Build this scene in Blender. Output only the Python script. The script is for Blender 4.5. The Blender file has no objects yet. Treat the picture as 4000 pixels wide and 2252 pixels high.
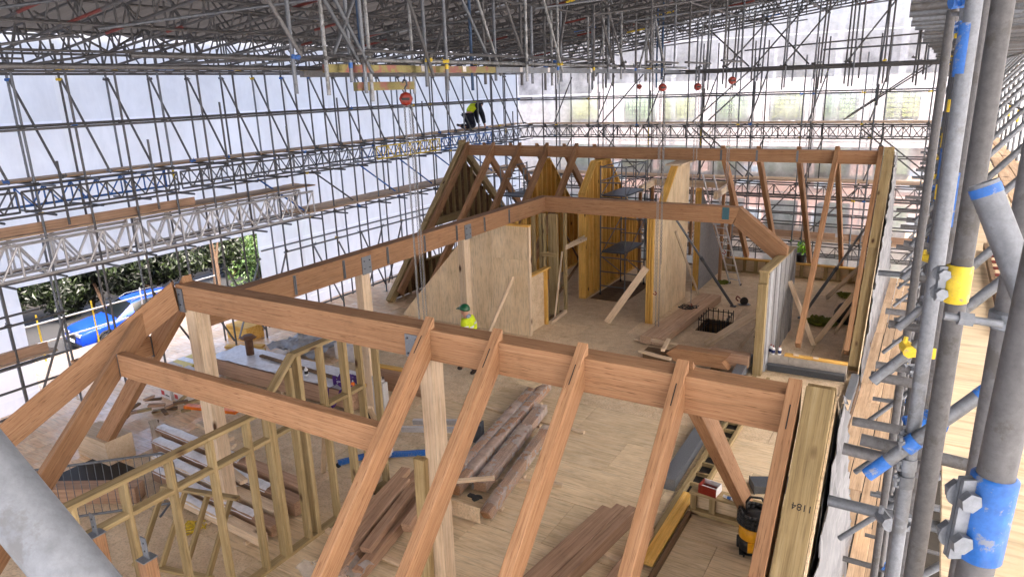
import bpy, bmesh, math, random
from mathutils import Vector as V, Matrix, Quaternion, noise
random.seed(7)
RD = math.radians
scene = bpy.context.scene
C = scene.collection

# ---------------------------------------------------------------- camera, sky, sun, exposure
cam = bpy.data.cameras.new('camera')
cam.sensor_width = 36.0
cam.lens = 24.6
cam.clip_start = 0.03
cam.clip_end = 1500
co = bpy.data.objects.new('camera', cam)
C.objects.link(co)
right = V((.85883482, .51128095, -.03153626)); up = V((-.11436645, .25139122, .96110497)); fwd = V((-.4993226, .82182373, -.27437692))
m = Matrix((right, up, -fwd)).transposed().to_4x4()
m.translation = V((0, 0, 6.9))
co.matrix_world = m
scene.camera = co

SUN_EL, SUN_AZ = RD(54), RD(104)
world = bpy.data.worlds.new('World')
scene.world = world
world.use_nodes = True
wn = world.node_tree
bg = wn.nodes['Background']
sky = wn.nodes.new('ShaderNodeTexSky')
sky.sky_type = 'NISHITA'
sky.sun_disc = False
sky.sun_elevation = SUN_EL
sky.sun_rotation = SUN_AZ
sky.air_density = .6
sky.dust_density = 9.0
sky.ozone_density = .4
wn.links.new(sky.outputs[0], bg.inputs[0])
bg.inputs[1].default_value = 0.15
sun = bpy.data.lights.new('sun', 'SUN')
sun.energy = 0.9
sun.angle = RD(40)
sun.color = (1, .96, .9)
so = bpy.data.objects.new('sun', sun)
C.objects.link(so)
# NISHITA: sun direction for rotation r is (sin r, cos r)
sd = V((math.sin(SUN_AZ) * math.cos(SUN_EL), math.cos(SUN_AZ) * math.cos(SUN_EL), math.sin(SUN_EL)))
so.rotation_euler = sd.to_track_quat('Z', 'Y').to_euler()
vs = scene.view_settings
vs.view_transform = 'Standard'
vs.look = 'None'
vs.exposure = 3.0
vs.gamma = 1
vs.use_curve_mapping = False
scene.cycles.max_bounces = 10
scene.cycles.transparent_max_bounces = 16
scene.cycles.use_denoising = True
scene.cycles.caustics_reflective = False
scene.cycles.caustics_refractive = False

# ---------------------------------------------------------------- helpers
def lin(r, g, b):
    f = lambda c: (c / 255 / 12.92) if c / 255 <= .04045 else ((c / 255 + .055) / 1.055) ** 2.4
    return (f(r), f(g), f(b), 1)

class MB:
    """collects shapes into one mesh"""
    def __init__(s):
        s.v = []; s.f = []; s.mi = []; s.cur = 0
    def add(s, vs, fs):
        b = len(s.v)
        s.v += [tuple(x) for x in vs]
        s.f += [tuple(i + b for i in f) for f in fs]
        s.mi += [s.cur] * len(fs)
    def box(s, lo, hi, M=None):
        x0, y0, z0 = lo; x1, y1, z1 = hi
        vs = [V(p) for p in ((x0,y0,z0),(x1,y0,z0),(x1,y1,z0),(x0,y1,z0),(x0,y0,z1),(x1,y0,z1),(x1,y1,z1),(x0,y1,z1))]
        if M is not None: vs = [M @ p for p in vs]
        s.add(vs, [(3,2,1,0),(4,5,6,7),(0,1,5,4),(1,2,6,5),(2,3,7,6),(3,0,4,7)])
    def tube(s, p0, p1, r, n=6, r1=None, caps=True):
        p0 = V(p0); p1 = V(p1); d = p1 - p0
        if d.length < 1e-6: return
        d.normalize()
        a = d.orthogonal().normalized(); b = d.cross(a)
        r1 = r if r1 is None else r1
        vs = []
        for p, q in ((p0, r), (p1, r1)):
            for i in range(n):
                t = 2 * math.pi * i / n
                vs.append(p + (a * math.cos(t) + b * math.sin(t)) * q)
        fs = [(i, (i + 1) % n, n + (i + 1) % n, n + i) for i in range(n)]
        if caps: fs += [tuple(range(n - 1, -1, -1)), tuple(range(n, 2 * n))]
        s.add(vs, fs)
    def path(s, pts, r, n=6, closed=False):
        pts = [V(p) for p in pts]
        for i in range(len(pts) - (0 if closed else 1)):
            s.tube(pts[i], pts[(i + 1) % len(pts)], r, n)
    def lathe(s, prof, n=16, M=None):
        vs = []
        for r, z in prof:
            for i in range(n):
                t = 2 * math.pi * i / n
                p = V((r * math.cos(t), r * math.sin(t), z))
                vs.append(M @ p if M is not None else p)
        fs = []
        for k in range(len(prof) - 1):
            for i in range(n):
                j = (i + 1) % n
                fs.append((k*n+i, k*n+j, (k+1)*n+j, (k+1)*n+i))
        fs.append(tuple(range(n - 1, -1, -1)))
        fs.append(tuple((len(prof)-1)*n + i for i in range(n)))
        s.add(vs, fs)
    def prism(s, poly, d0, d1, axis='x'):
        """poly in the plane across axis, extruded from d0 to d1"""
        n = len(poly)
        mk = {'x': lambda a, b, d: (d, a, b), 'y': lambda a, b, d: (a, d, b), 'z': lambda a, b, d: (a, b, d)}[axis]
        vs = [mk(a, b, d0) for a, b in poly] + [mk(a, b, d1) for a, b in poly]
        fs = [tuple(range(n - 1, -1, -1)), tuple(range(n, 2 * n))] + [(i, (i+1) % n, n + (i+1) % n, n + i) for i in range(n)]
        s.add(vs, fs)
    def mesh(s, name, mats=(), smooth=False):
        me = bpy.data.meshes.new(name)
        me.from_pydata(s.v, [], s.f)
        for mt in mats: me.materials.append(mt)
        if len(mats) > 1: me.polygons.foreach_set('material_index', s.mi)
        bm = bmesh.new(); bm.from_mesh(me)
        bmesh.ops.recalc_face_normals(bm, faces=bm.faces)
        bm.to_mesh(me); bm.free()
        if smooth: me.polygons.foreach_set('use_smooth', [True] * len(me.polygons))
        return me
    def build(s, name, mats, parent=None, smooth=False, loc=None):
        if not isinstance(mats, (list, tuple)): mats = [mats]
        o = bpy.data.objects.new(name, s.mesh(name, mats, smooth))
        C.objects.link(o)
        if loc is not None: o.location = loc
        adopt(o, parent)
        return o

def world_of(o):
    M = o.matrix_basis.copy()
    if o.parent: M = world_of(o.parent) @ o.matrix_parent_inverse @ M
    return M
def adopt(o, parent):
    if parent is not None:
        o.parent = parent
        o.matrix_parent_inverse = world_of(parent).inverted()
def tag(o, label, cat, group=None, kind=None):
    o['label'] = label; o['category'] = cat
    if group: o['group'] = group
    if kind: o['kind'] = kind
    return o
def thing(name, label, cat, loc=(0, 0, 0), group=None, rz=0):
    o = bpy.data.objects.new(name, None)
    o.empty_display_size = .1
    C.objects.link(o)
    o.location = loc; o.rotation_euler = (0, 0, rz)
    return tag(o, label, cat, group)
def struct(o):
    o['kind'] = 'structure'
    return o
def copy_tree(o, parent=None):
    c = o.copy(); C.objects.link(c)
    if parent is not None: c.parent = parent
    for ch in list(o.children): copy_tree(ch, c)
    return c
def frame(p0, p1, upv=(0, 0, 1)):
    p0 = V(p0); p1 = V(p1)
    x = (p1 - p0).normalized()
    u = V(upv)
    if abs(x.dot(u)) > .995: u = V((0, 1, 0))
    y = u.cross(x).normalized(); z = x.cross(y)
    M = Matrix((x, y, z)).transposed().to_4x4()
    M.translation = p0
    return M
def beam(name, p0, p1, w, h, mat, parent=None, upv=(0, 0, 1), k0=0, k1=0, ch=.006):
    """timber from p0 to p1 (centre line); local x runs along it so the grain does too; k0, k1 shear the end cuts"""
    L = (V(p1) - V(p0)).length
    a, b = w / 2, h / 2
    c = min(ch, a * .4, b * .4)
    prof = [(-a+c,-b),(a-c,-b),(a,-b+c),(a,b-c),(a-c,b),(-a+c,b),(-a,b-c),(-a,-b+c)]
    vs = [(k0 * z, y, z) for y, z in prof] + [(L + k1 * z, y, z) for y, z in prof]
    fs = [tuple(range(7, -1, -1)), tuple(range(8, 16))] + [(i, (i+1) % 8, 8 + (i+1) % 8, 8 + i) for i in range(8)]
    me = bpy.data.meshes.new(name)
    me.from_pydata(vs, [], fs)
    bm = bmesh.new(); bm.from_mesh(me); bmesh.ops.recalc_face_normals(bm, faces=bm.faces); bm.to_mesh(me); bm.free()
    me.materials.append(mat)
    o = bpy.data.objects.new(name, me)
    C.objects.link(o)
    o.matrix_basis = frame(p0, p1, upv)
    adopt(o, parent)
    return o
_tm = {}
def tube(name, p0, p1, r, mat, parent=None, n=10):
    """scaffold tube: all tubes of one material share one hollow-ended cylinder"""
    key = (mat.name, n)
    if key not in _tm:
        mb = MB()
        vs = []; fs = []
        for (rr, z) in ((1, 0), (1, 1), (.84, 1), (.84, .97), (.84, .03), (.84, 0)):
            for i in range(n):
                t = 2 * math.pi * i / n
                vs.append((rr * math.cos(t), rr * math.sin(t), z))
        def ring(a, b):
            for i in range(n):
                j = (i + 1) % n
                fs.append((a*n+i, a*n+j, b*n+j, b*n+i))
        ring(0, 1); ring(1, 2); ring(2, 3); ring(4, 5); ring(5, 0)
        fs.append(tuple(3*n + i for i in range(n))); fs.append(tuple(4*n + i for i in range(n - 1, -1, -1)))
        mb.add(vs, fs)
        me = mb.mesh('tube', [mat])
        for p in me.polygons:
            p.use_smooth = len(p.vertices) == 4
        try: me.set_sharp_from_angle(angle=RD(50))
        except Exception: pass
        _tm[key] = me
    o = bpy.data.objects.new(name, _tm[key])
    C.objects.link(o)
    p0 = V(p0); p1 = V(p1); d = p1 - p0
    q = d.to_track_quat('Z', 'Y')
    o.matrix_basis = Matrix.Translation(p0) @ q.to_matrix().to_4x4() @ Matrix.Diagonal((r, r, d.length, 1))
    adopt(o, parent)
    return o
def slab(name, lo, hi, mat, parent=None):
    """axis-aligned box with its origin at its low corner"""
    mb = MB(); lo = V(lo); hi = V(hi)
    mb.box((0, 0, 0), hi - lo)
    return mb.build(name, mat, parent, loc=lo)

# ---------------------------------------------------------------- materials
def newmat(name):
    mt = bpy.data.materials.new(name)
    mt.use_nodes = True
    return mt, mt.node_tree, mt.node_tree.nodes['Principled BSDF']
def N(nt, t, **kw):
    n = nt.nodes.new(t)
    for k, v in kw.items(): setattr(n, k, v)
    return n
def ramp(nt, fac, stops):
    r = N(nt, 'ShaderNodeValToRGB')
    e = r.color_ramp.elements
    e[0].position, e[0].color = stops[0]
    e[1].position, e[1].color = stops[-1]
    for p, c in stops[1:-1]:
        x = e.new(p); x.color = c
    nt.links.new(fac, r.inputs[0])
    return r
def mixc(nt, fac, a, b, mode='MIX'):
    mx = N(nt, 'ShaderNodeMix', data_type='RGBA', blend_type=mode)
    if isinstance(fac, (int, float)): mx.inputs[0].default_value = fac
    else: nt.links.new(fac, mx.inputs[0])
    for i, x in ((6, a), (7, b)):
        if isinstance(x, tuple): mx.inputs[i].default_value = x
        else: nt.links.new(x, mx.inputs[i])
    return mx.outputs[2]
def coords(nt, scale=(1, 1, 1), rand=True, kind='Object'):
    tc = N(nt, 'ShaderNodeTexCoord')
    mp = N(nt, 'ShaderNodeMapping')
    mp.inputs['Scale'].default_value = scale
    nt.links.new(tc.outputs[kind], mp.inputs[0])
    if rand:
        oi = N(nt, 'ShaderNodeObjectInfo')
        mu = N(nt, 'ShaderNodeMath', operation='MULTIPLY'); mu.inputs[1].default_value = 97
        nt.links.new(oi.outputs['Random'], mu.inputs[0])
        cb = N(nt, 'ShaderNodeCombineXYZ')
        for i in range(3): nt.links.new(mu.outputs[0], cb.inputs[i])
        nt.links.new(cb.outputs[0], mp.inputs['Location'])
    return mp.outputs[0]
def noise_tex(nt, vec, scale, detail=4, rough=.6, dist=0):
    n = N(nt, 'ShaderNodeTexNoise')
    n.inputs['Scale'].default_value = scale; n.inputs['Detail'].default_value = detail
    n.inputs['Roughness'].default_value = rough; n.inputs['Distortion'].default_value = dist
    if vec is not None: nt.links.new(vec, n.inputs['Vector'])
    return n.outputs['Fac']
def bump(nt, bs, h, strength=.2, dist=.01):
    b = N(nt, 'ShaderNodeBump')
    b.inputs['Strength'].default_value = strength; b.inputs['Distance'].default_value = dist
    nt.links.new(h, b.inputs['Height']); nt.links.new(b.outputs[0], bs.inputs['Normal'])
def vary(nt, col, amt=.25, rid='Random'):
    """each object a little lighter or darker than the next"""
    oi = N(nt, 'ShaderNodeObjectInfo')
    mr = N(nt, 'ShaderNodeMapRange'); mr.inputs['To Min'].default_value = 1 - amt; mr.inputs['To Max'].default_value = 1 + amt
    nt.links.new(oi.outputs['Random'], mr.inputs[0])
    hs = N(nt, 'ShaderNodeHueSaturation')
    nt.links.new(mr.outputs[0], hs.inputs['Value']); nt.links.new(col, hs.inputs['Color'])
    return hs.outputs[0]
def wood(name, dark, mid, light, streak=(1.0, 16, 16), knots=0, rough=.75, fine=(3, 90, 90), var=.12, wet=None, swirl=0, knotcol=(70, 42, 24), flecks=0):
    mt, nt, bs = newmat(name)
    v = coords(nt, streak)
    n1 = noise_tex(nt, v, 1.0, 5, .6, swirl)
    c = ramp(nt, n1, [(.28, lin(*dark)), (.5, lin(*mid)), (.72, lin(*light))]).outputs[0]
    v2 = coords(nt, fine)
    n2 = noise_tex(nt, v2, 1.0, 3, .7)
    f = ramp(nt, n2, [(.33, (.5, .5, .5, 1)), (.52, (1, 1, 1, 1))]).outputs[0]
    c = mixc(nt, .6, c, f, 'MULTIPLY')
    if flecks:
        fk = ramp(nt, noise_tex(nt, coords(nt, (4.5, 75, 75)), 1.0, 2, .5), [(.29, (.42, .34, .28, 1)), (.37, (1, 1, 1, 1))]).outputs[0]
        c = mixc(nt, .8, c, fk, 'MULTIPLY')
    if knots:
        v3 = coords(nt, (knots * .45, knots, knots))
        vo = N(nt, 'ShaderNodeTexVoronoi'); vo.inputs['Scale'].default_value = 1
        nt.links.new(v3, vo.inputs['Vector'])
        k = ramp(nt, vo.outputs['Distance'], [(.05, (1, 1, 1, 1)), (.13, (0, 0, 0, 1))]).outputs[0]
        c = mixc(nt, k, c, lin(*knotcol))
    v4 = coords(nt, (1.3, 1.3, 1.3))
    d = ramp(nt, noise_tex(nt, v4, 1.3, 6, .7), [(.26, (.78, .77, .75, 1)), (.42, (.95, .95, .94, 1)), (.64, (1.05, 1.05, 1.05, 1))]).outputs[0]
    c = mixc(nt, 1.0, c, d, 'MULTIPLY')
    c = vary(nt, c, var)
    nt.links.new(c, bs.inputs['Base Color'])
    if wet:
        w = ramp(nt, noise_tex(nt, coords(nt, (.5, .5, .5), rand=False), 1.3, 3), [(.38, (wet, wet, wet, 1)), (.6, (.5, .5, .5, 1))]).outputs[0]
        nt.links.new(w, bs.inputs['Roughness'])
    else: bs.inputs['Roughness'].default_value = rough
    bs.inputs['Specular IOR Level'].default_value = .35
    bump(nt, bs, n2, .25, .004)
    return mt
LVL = wood('laminated timber', (146, 107, 76), (162, 123, 90), (175, 138, 105), (.8, 26, 42), fine=(2.2, 60, 120), var=.2, flecks=1)
PINE = wood('pale pine', (200, 174, 144), (216, 194, 166), (226, 207, 182), (.7, 18, 18), knots=2.2, var=.12)
TREATED = wood('treated pine', (138, 118, 82), (164, 144, 104), (182, 164, 126), (.7, 16, 16), knots=2.6, var=.14)
YELLOW = wood('yellow treated timber', (200, 150, 66), (222, 176, 92), (232, 194, 118), (.7, 18, 18), knots=3, var=.12)
DARKT = wood('old brown timber', (84, 64, 46), (110, 86, 62), (130, 106, 80), (.7, 16, 16), knots=2.6, var=.15)
PLY = wood('spruce plywood', (206, 183, 148), (219, 198, 165), (228, 210, 181), (1.1, 5, 5), knots=0, fine=(2, 34, 34), swirl=1.8, var=.08, knotcol=(130, 88, 58))
PLYW = wood('plywood wall panel', (216, 190, 152), (227, 204, 168), (234, 214, 182), (3, 3, .8), knots=0, fine=(30, 30, 3), var=.05)
OSB = wood('chipboard', (204, 180, 148), (219, 197, 166), (228, 210, 182), (5, 5, 5), fine=(28, 28, 28), var=.07)
BOARD = wood('scaffold board', (168, 140, 112), (192, 164, 134), (208, 182, 154), (.6, 16, 16), knots=1.8, var=.22)
WETDECK = wood('wet deck', (226, 184, 142), (240, 208, 170), (246, 224, 194), (1.2, 4, 4), fine=(2, 30, 30), swirl=1.5, var=.1, wet=.08)

def metal(name, col, rough=.5, metallic=.6, var=.2, spot=.35, col2=None, ps=7.0, th=.5):
    mt, nt, bs = newmat(name)
    tc = N(nt, 'ShaderNodeNewGeometry')
    n = noise_tex(nt, tc.outputs['Position'], 48, 5, .75)
    n2 = noise_tex(nt, tc.outputs['Position'], ps, 6, .72)
    a = tuple(x * (1 - spot) for x in lin(*col)[:3]) + (1,)
    b = tuple(min(1, x * (1 + spot)) for x in lin(*col)[:3]) + (1,)
    c = ramp(nt, n, [(.3, a), (.7, b)]).outputs[0]
    if col2: c = mixc(nt, ramp(nt, n2, [(th, (0, 0, 0, 1)), (th + .06, (.85, .85, .85, 1))]).outputs[0], c, lin(*col2))
    c = vary(nt, c, var)
    nt.links.new(c, bs.inputs['Base Color'])
    bs.inputs['Metallic'].default_value = metallic
    bs.inputs['Roughness'].default_value = rough
    bump(nt, bs, n, .12, .002)
    return mt
GALV = metal('galvanised tube', (116, 121, 128), .52, .5, .3, .22, (102, 104, 107), 11, .55)
GALVD = metal('weathered tube', (98, 98, 100), .58, .35, .28, .25, (84, 82, 79), 11, .55)
GALVL = metal('bright galvanised tube', (150, 153, 156), .5, .4, .22, .3, (112, 112, 110))
ALU = metal('aluminium', (196, 196, 198), .42, .55, .1, .15)
STEEL = metal('steel plate', (124, 130, 138), .5, .6, .08, .2)
DSTEEL = metal('dark steel channel', (92, 98, 106), .5, .6, .1, .25)
BLUEP = metal('blue paint', (36, 98, 176), .45, 0, .12, .25, (128, 132, 136), 34, .56)
BLUET = metal('faded blue tube', (52, 78, 110), .6, .1, .12, .3)
YELP = metal('yellow paint', (214, 186, 48), .5, 0, .1, .2, (132, 128, 116), 30, .57)
BLACKM = metal('black steel', (34, 34, 36), .5, .2, .1, .3)
REDP = metal('red hoist paint', (134, 38, 22), .4, 0, .05, .15)
MAROON = metal('maroon tube paint', (112, 50, 44), .6, 0, .1, .25)
RAINBOW = metal('passivated beam', (128, 120, 78), .36, .8, .1, .3, (136, 84, 84), 3.0, .5)

def plain(name, col, rough=.6, metallic=0, **kw):
    mt, nt, bs = newmat(name)
    n = noise_tex(nt, coords(nt, (1, 1, 1)), 9, 4)
    a = tuple(x * .82 for x in lin(*col)[:3]) + (1,); b = tuple(min(1, x * 1.12) for x in lin(*col)[:3]) + (1,)
    nt.links.new(ramp(nt, n, [(.3, a), (.7, b)]).outputs[0], bs.inputs['Base Color'])
    bs.inputs['Roughness'].default_value = rough; bs.inputs['Metallic'].default_value = metallic
    for k, v in kw.items(): bs.inputs[k].default_value = v
    return mt
WHITE = plain('white plastic', (228, 228, 230), .5)
GABM = plain('torn gable membrane', (98, 100, 105), .4)
WRAP = plain('white foil wrap', (222, 222, 228), .3)
MEMB = plain('grey membrane', (140, 140, 142), .5)
MEMBW = plain('white membrane', (166, 169, 175), .45)
BLACK = plain('black rubber', (26, 26, 28), .55)
ROPE = plain('olive netting', (104, 112, 36), .9)
PURPLE = plain('purple strap', (84, 44, 128), .7)
BLOCK = plain('concrete block', (178, 170, 160), .9)
CONC = plain('pale mortar', (196, 196, 196), .9)
SOIL = plain('bare soil', (46, 41, 34), .95)
ASPH = plain('asphalt', (46, 46, 48), .85)
CARD = plain('white carton', (226, 222, 220), .7)
HIVIS = plain('hi-vis yellow', (206, 228, 30), .75)
HIVIS.node_tree.nodes['Principled BSDF'].inputs['Base Color'].default_value = lin(206, 228, 30)
REFL = plain('reflective tape', (200, 204, 208), .35)
NAVY = plain('dark navy cloth', (26, 30, 46), .9)
BOOT = plain('dark brown boot', (44, 32, 28), .7)
SKIN = plain('skin', (206, 156, 132), .55)
GREENH = plain('green helmet', (14, 92, 56), .3)
GREYH = plain('grey hood', (140, 150, 172), .9)
ORANGE = plain('orange plastic', (236, 120, 20), .4)
BROWNLVL = wood('brown stack timber', (150, 120, 98), (174, 142, 118), (190, 160, 136), (.8, 22, 34), fine=(1.4, 50, 80), var=.1)
BRICK = plain('red brick', (190, 152, 140), .9)

def sheet_mat(name, tint, trans, see):
    """thin translucent film: scatters the daylight through and lets a little of what is behind show"""
    mt = bpy.data.materials.new(name); mt.use_nodes = True
    nt = mt.node_tree; nt.nodes.clear()
    out = N(nt, 'ShaderNodeOutputMaterial')
    tr = N(nt, 'ShaderNodeBsdfTranslucent'); tr.inputs[0].default_value = tint
    df = N(nt, 'ShaderNodeBsdfDiffuse'); df.inputs[0].default_value = tint
    tp = N(nt, 'ShaderNodeBsdfTransparent'); tp.inputs[0].default_value = (.97, .98, 1, 1)
    gl = N(nt, 'ShaderNodeBsdfGlossy'); gl.inputs[0].default_value = (1, 1, 1, 1); gl.inputs['Roughness'].default_value = .35
    gr = ramp(nt, noise_tex(nt, coords(nt, (1, 1, .35), rand=True), .9, 6, .7, .6), [(.32, tuple(x * .88 for x in tint[:3]) + (1,)), (.6, tint)]).outputs[0]  # noise tint for grime that also paints the shading of creases
    nt.links.new(gr, tr.inputs[0]); nt.links.new(gr, df.inputs[0])
    m1 = N(nt, 'ShaderNodeMixShader'); m1.inputs[0].default_value = 1 - trans
    nt.links.new(tr.outputs[0], m1.inputs[1]); nt.links.new(df.outputs[0], m1.inputs[2])
    m2 = N(nt, 'ShaderNodeMixShader')
    nz = noise_tex(nt, coords(nt, (1, 1, 1)), 1.4, 5, .65)
    nt.links.new(ramp(nt, nz, [(.3, (see * .6,) * 3 + (1,)), (.7, (min(1, see * 1.4),) * 3 + (1,))]).outputs[0], m2.inputs[0])
    nt.links.new(m1.outputs[0], m2.inputs[1]); nt.links.new(tp.outputs[0], m2.inputs[2])
    m3 = N(nt, 'ShaderNodeMixShader'); m3.inputs[0].default_value = .03
    nt.links.new(m2.outputs[0], m3.inputs[1]); nt.links.new(gl.outputs[0], m3.inputs[2])
    nt.links.new(m3.outputs[0], out.inputs[0])
    return mt
SHEET = sheet_mat('debris sheeting', (1.0, .985, .95, 1), .92, .12)
SHEETD = sheet_mat('dimmed sheeting', (.82, .82, .82, 1), .78, .08)  # sheet colour darkened to let less light in from behind the viewer
SHEETE = sheet_mat('darkened sheeting', (.70, .70, .71, 1), .74, .08)  # colour darkened further so the right walkway is lit less
SEAM_LIT = sheet_mat('bright seam strip', (.99, .98, .98, 1), .97, .0)  # bright strip stands in for daylight showing through the seam gaps
SHEETC = sheet_mat('clear sheeting', (.95, .95, .96, 1), .88, .52)
FILM = sheet_mat('stretch film', (.85, .86, .9, 1), .5, .7)
ROOFM = plain('dark roof sheet', (82, 75, 71), .8)
_nt = ROOFM.node_tree; _tr = N(_nt, 'ShaderNodeBsdfTranslucent'); _tr.inputs[0].default_value = (.022, .021, .021, 1); _ad = N(_nt, 'ShaderNodeMixShader'); _ad.inputs[0].default_value = .55
_nt.links.new(_nt.nodes['Principled BSDF'].outputs[0], _ad.inputs[1]); _nt.links.new(_tr.outputs[0], _ad.inputs[2]); _nt.links.new(_ad.outputs[0], _nt.nodes['Material Output'].inputs[0])

def text_mesh(name, s, size, mat, M, parent):
    cu = bpy.data.curves.new(name, 'FONT'); cu.body = s; cu.size = size; cu.extrude = .0006
    t = bpy.data.objects.new(name, cu); C.objects.link(t)
    dg = bpy.context.evaluated_depsgraph_get()
    me = bpy.data.meshes.new_from_object(t.evaluated_get(dg))
    bpy.data.objects.remove(t)
    me.materials.clear(); me.materials.append(mat)
    o = bpy.data.objects.new(name, me); C.objects.link(o); o.matrix_basis = M
    adopt(o, parent)
    return o

# ================================================================ THE SETTING
GZ = -2.6
g = MB(); g.box((-400, -400, GZ - .5), (400, 400, GZ))
struct(g.build('ground', SOIL))
g = MB(); g.box((-34.5, -60, GZ + .004), (-24.5, 120, GZ + .03))
struct(g.build('road', ASPH))
g = MB(); g.box((-24.5, -60, GZ), (-24.3, 120, GZ + .14))
struct(g.build('kerb', CONC))

# floor slab with a square opening, then plywood sheets laid on it
HX0, HX1, HY0, HY1 = -5.45, -4.55, 19.1, 20.3
floor = MB()
for (x0, x1, y0, y1) in ((-13.2, HX0, -1, 26.9), (HX1, -.95, -1, 26.9), (HX0, HX1, -1, HY0), (HX0, HX1, HY1, 26.9)):
    floor.box((x0, y0, -.3), (x1, y1, -.02))
for (x0, x1, y0, y1) in ((HX0 - .04, HX0, HY0, HY1), (HX1, HX1 + .04, HY0, HY1), (HX0, HX1, HY0 - .04, HY0), (HX0, HX1, HY1, HY1 + .04)):
    floor.box((x0, y0, -1.1), (x1, y1, -.301))
floor.box((HX0 - .04, HY0 - .04, -1.15), (HX1 + .04, HY1 + .04, -1.101))
floor = struct(floor.build('floor', DARKT))
_sh = {}
def sheet_piece(name, x0, x1, y0, y1, z, th, mat, parent):
    k = (round(x1 - x0, 3), round(y1 - y0, 3), th, mat.name)
    if k not in _sh:
        mb = MB(); w, h = (x1 - x0) / 2, (y1 - y0) / 2
        c = .003
        mb.add([(-w,-h,-th),(w,-h,-th),(w,h,-th),(-w,h,-th),(-w,-h,-c),(w,-h,-c),(w,h,-c),(-w,h,-c),(-w+c,-h+c,0),(w-c,-h+c,0),(w-c,h-c,0),(-w+c,h-c,0)],
               [(3,2,1,0)] + [(a,(a+1)%4,4+(a+1)%4,4+a) for a in range(4)] + [(4+a,4+(a+1)%4,8+(a+1)%4,8+a) for a in range(4)] + [(8,9,10,11)])
        _sh[k] = mb.mesh(name, [mat])
    o = bpy.data.objects.new(name, _sh[k]); C.objects.link(o)
    o.location = ((x0 + x1) / 2, (y0 + y1) / 2, z + random.uniform(-.0015, .0015))
    o.rotation_euler = (0, 0, random.choice((0, math.pi)))
    adopt(o, parent)
    return o
row = 0; y = 2.2
while y < 26.4:
    x = -13.2 - (1.22 if row % 2 else 0)
    while x < -1.0:
        x0, x1 = max(x, -13.2), min(x + 2.44, -1.0)
        y0, y1 = y, min(y + 1.22, 26.5)
        if x1 - x0 > .1:
            if x1 > HX0 and x0 < HX1 and y1 > HY0 and y0 < HY1:
                cx0, cx1 = max(x0, HX0), min(x1, HX1); cy0, cy1 = max(y0, HY0), min(y1, HY1)
                for (a0, a1, b0, b1) in ((x0, cx0, y0, y1), (cx1, x1, y0, y1), (cx0, cx1, y0, cy0), (cx0, cx1, cy1, y1)):
                    if a1 - a0 > .02 and b1 - b0 > .02: sheet_piece('floor_sheet', a0 + .004, a1 - .004, b0 + .004, b1 - .004, 0, .018, OSB, floor)
            else: sheet_piece('floor_sheet', x0 + .004, x1 - .004, y0 + .004, y1 - .004, 0, .018, PLY if (y < 13 and x > -10) else OSB, floor)
        x += 2.44
    y += 1.22; row += 1
# open deck on the street side, wet boards running away from the viewer
deck = MB(); deck.box((-21, 3.0, -.3), (-13.204, 26.9, -.03))
deck = struct(deck.build('deck', DARKT))
x = -20.9; k = 0
while x < -13.3:
    w = .61; yy = 3.0 + (k % 3) * .7; 
    while yy < 24:
        l = 2.44
        sheet_piece('deck_board', x + .003, min(x + w, -13.21) - .003, yy + .003, yy + l - .003, 0, .03, WETDECK, deck)
        yy += l
    x += w; k += 1

# brick house beyond the far sheeting
h = thing('brick_house', 'red brick house with pale windows blurred behind the far sheeting', 'house', (-4, 48, GZ))
slab('wall', (-22, 46, GZ), (12, 54, 3.0), BRICK, h)
rf = MB(); rf.prism([(45.4, 3.001), (54.6, 3.001), (50, 7.0)], -22.5, 12.5, 'x'); rf.build('roof', plain('slate roof', (120, 112, 112), .8), h)
PANE = plain('house window pane', (150, 165, 180), .15)
for i in range(7):
    for zz in (-2.2, .5):
        wdw = slab('window', (-20 + i * 4.6, 45.9, zz), (-18.4 + i * 4.6, 46.02, zz + 1.3), CONC, h)
        slab('pane', (-19.9 + i * 4.6, 45.88, zz + .1), (-18.5 + i * 4.6, 45.93, zz + 1.2), PANE, wdw)

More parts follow.
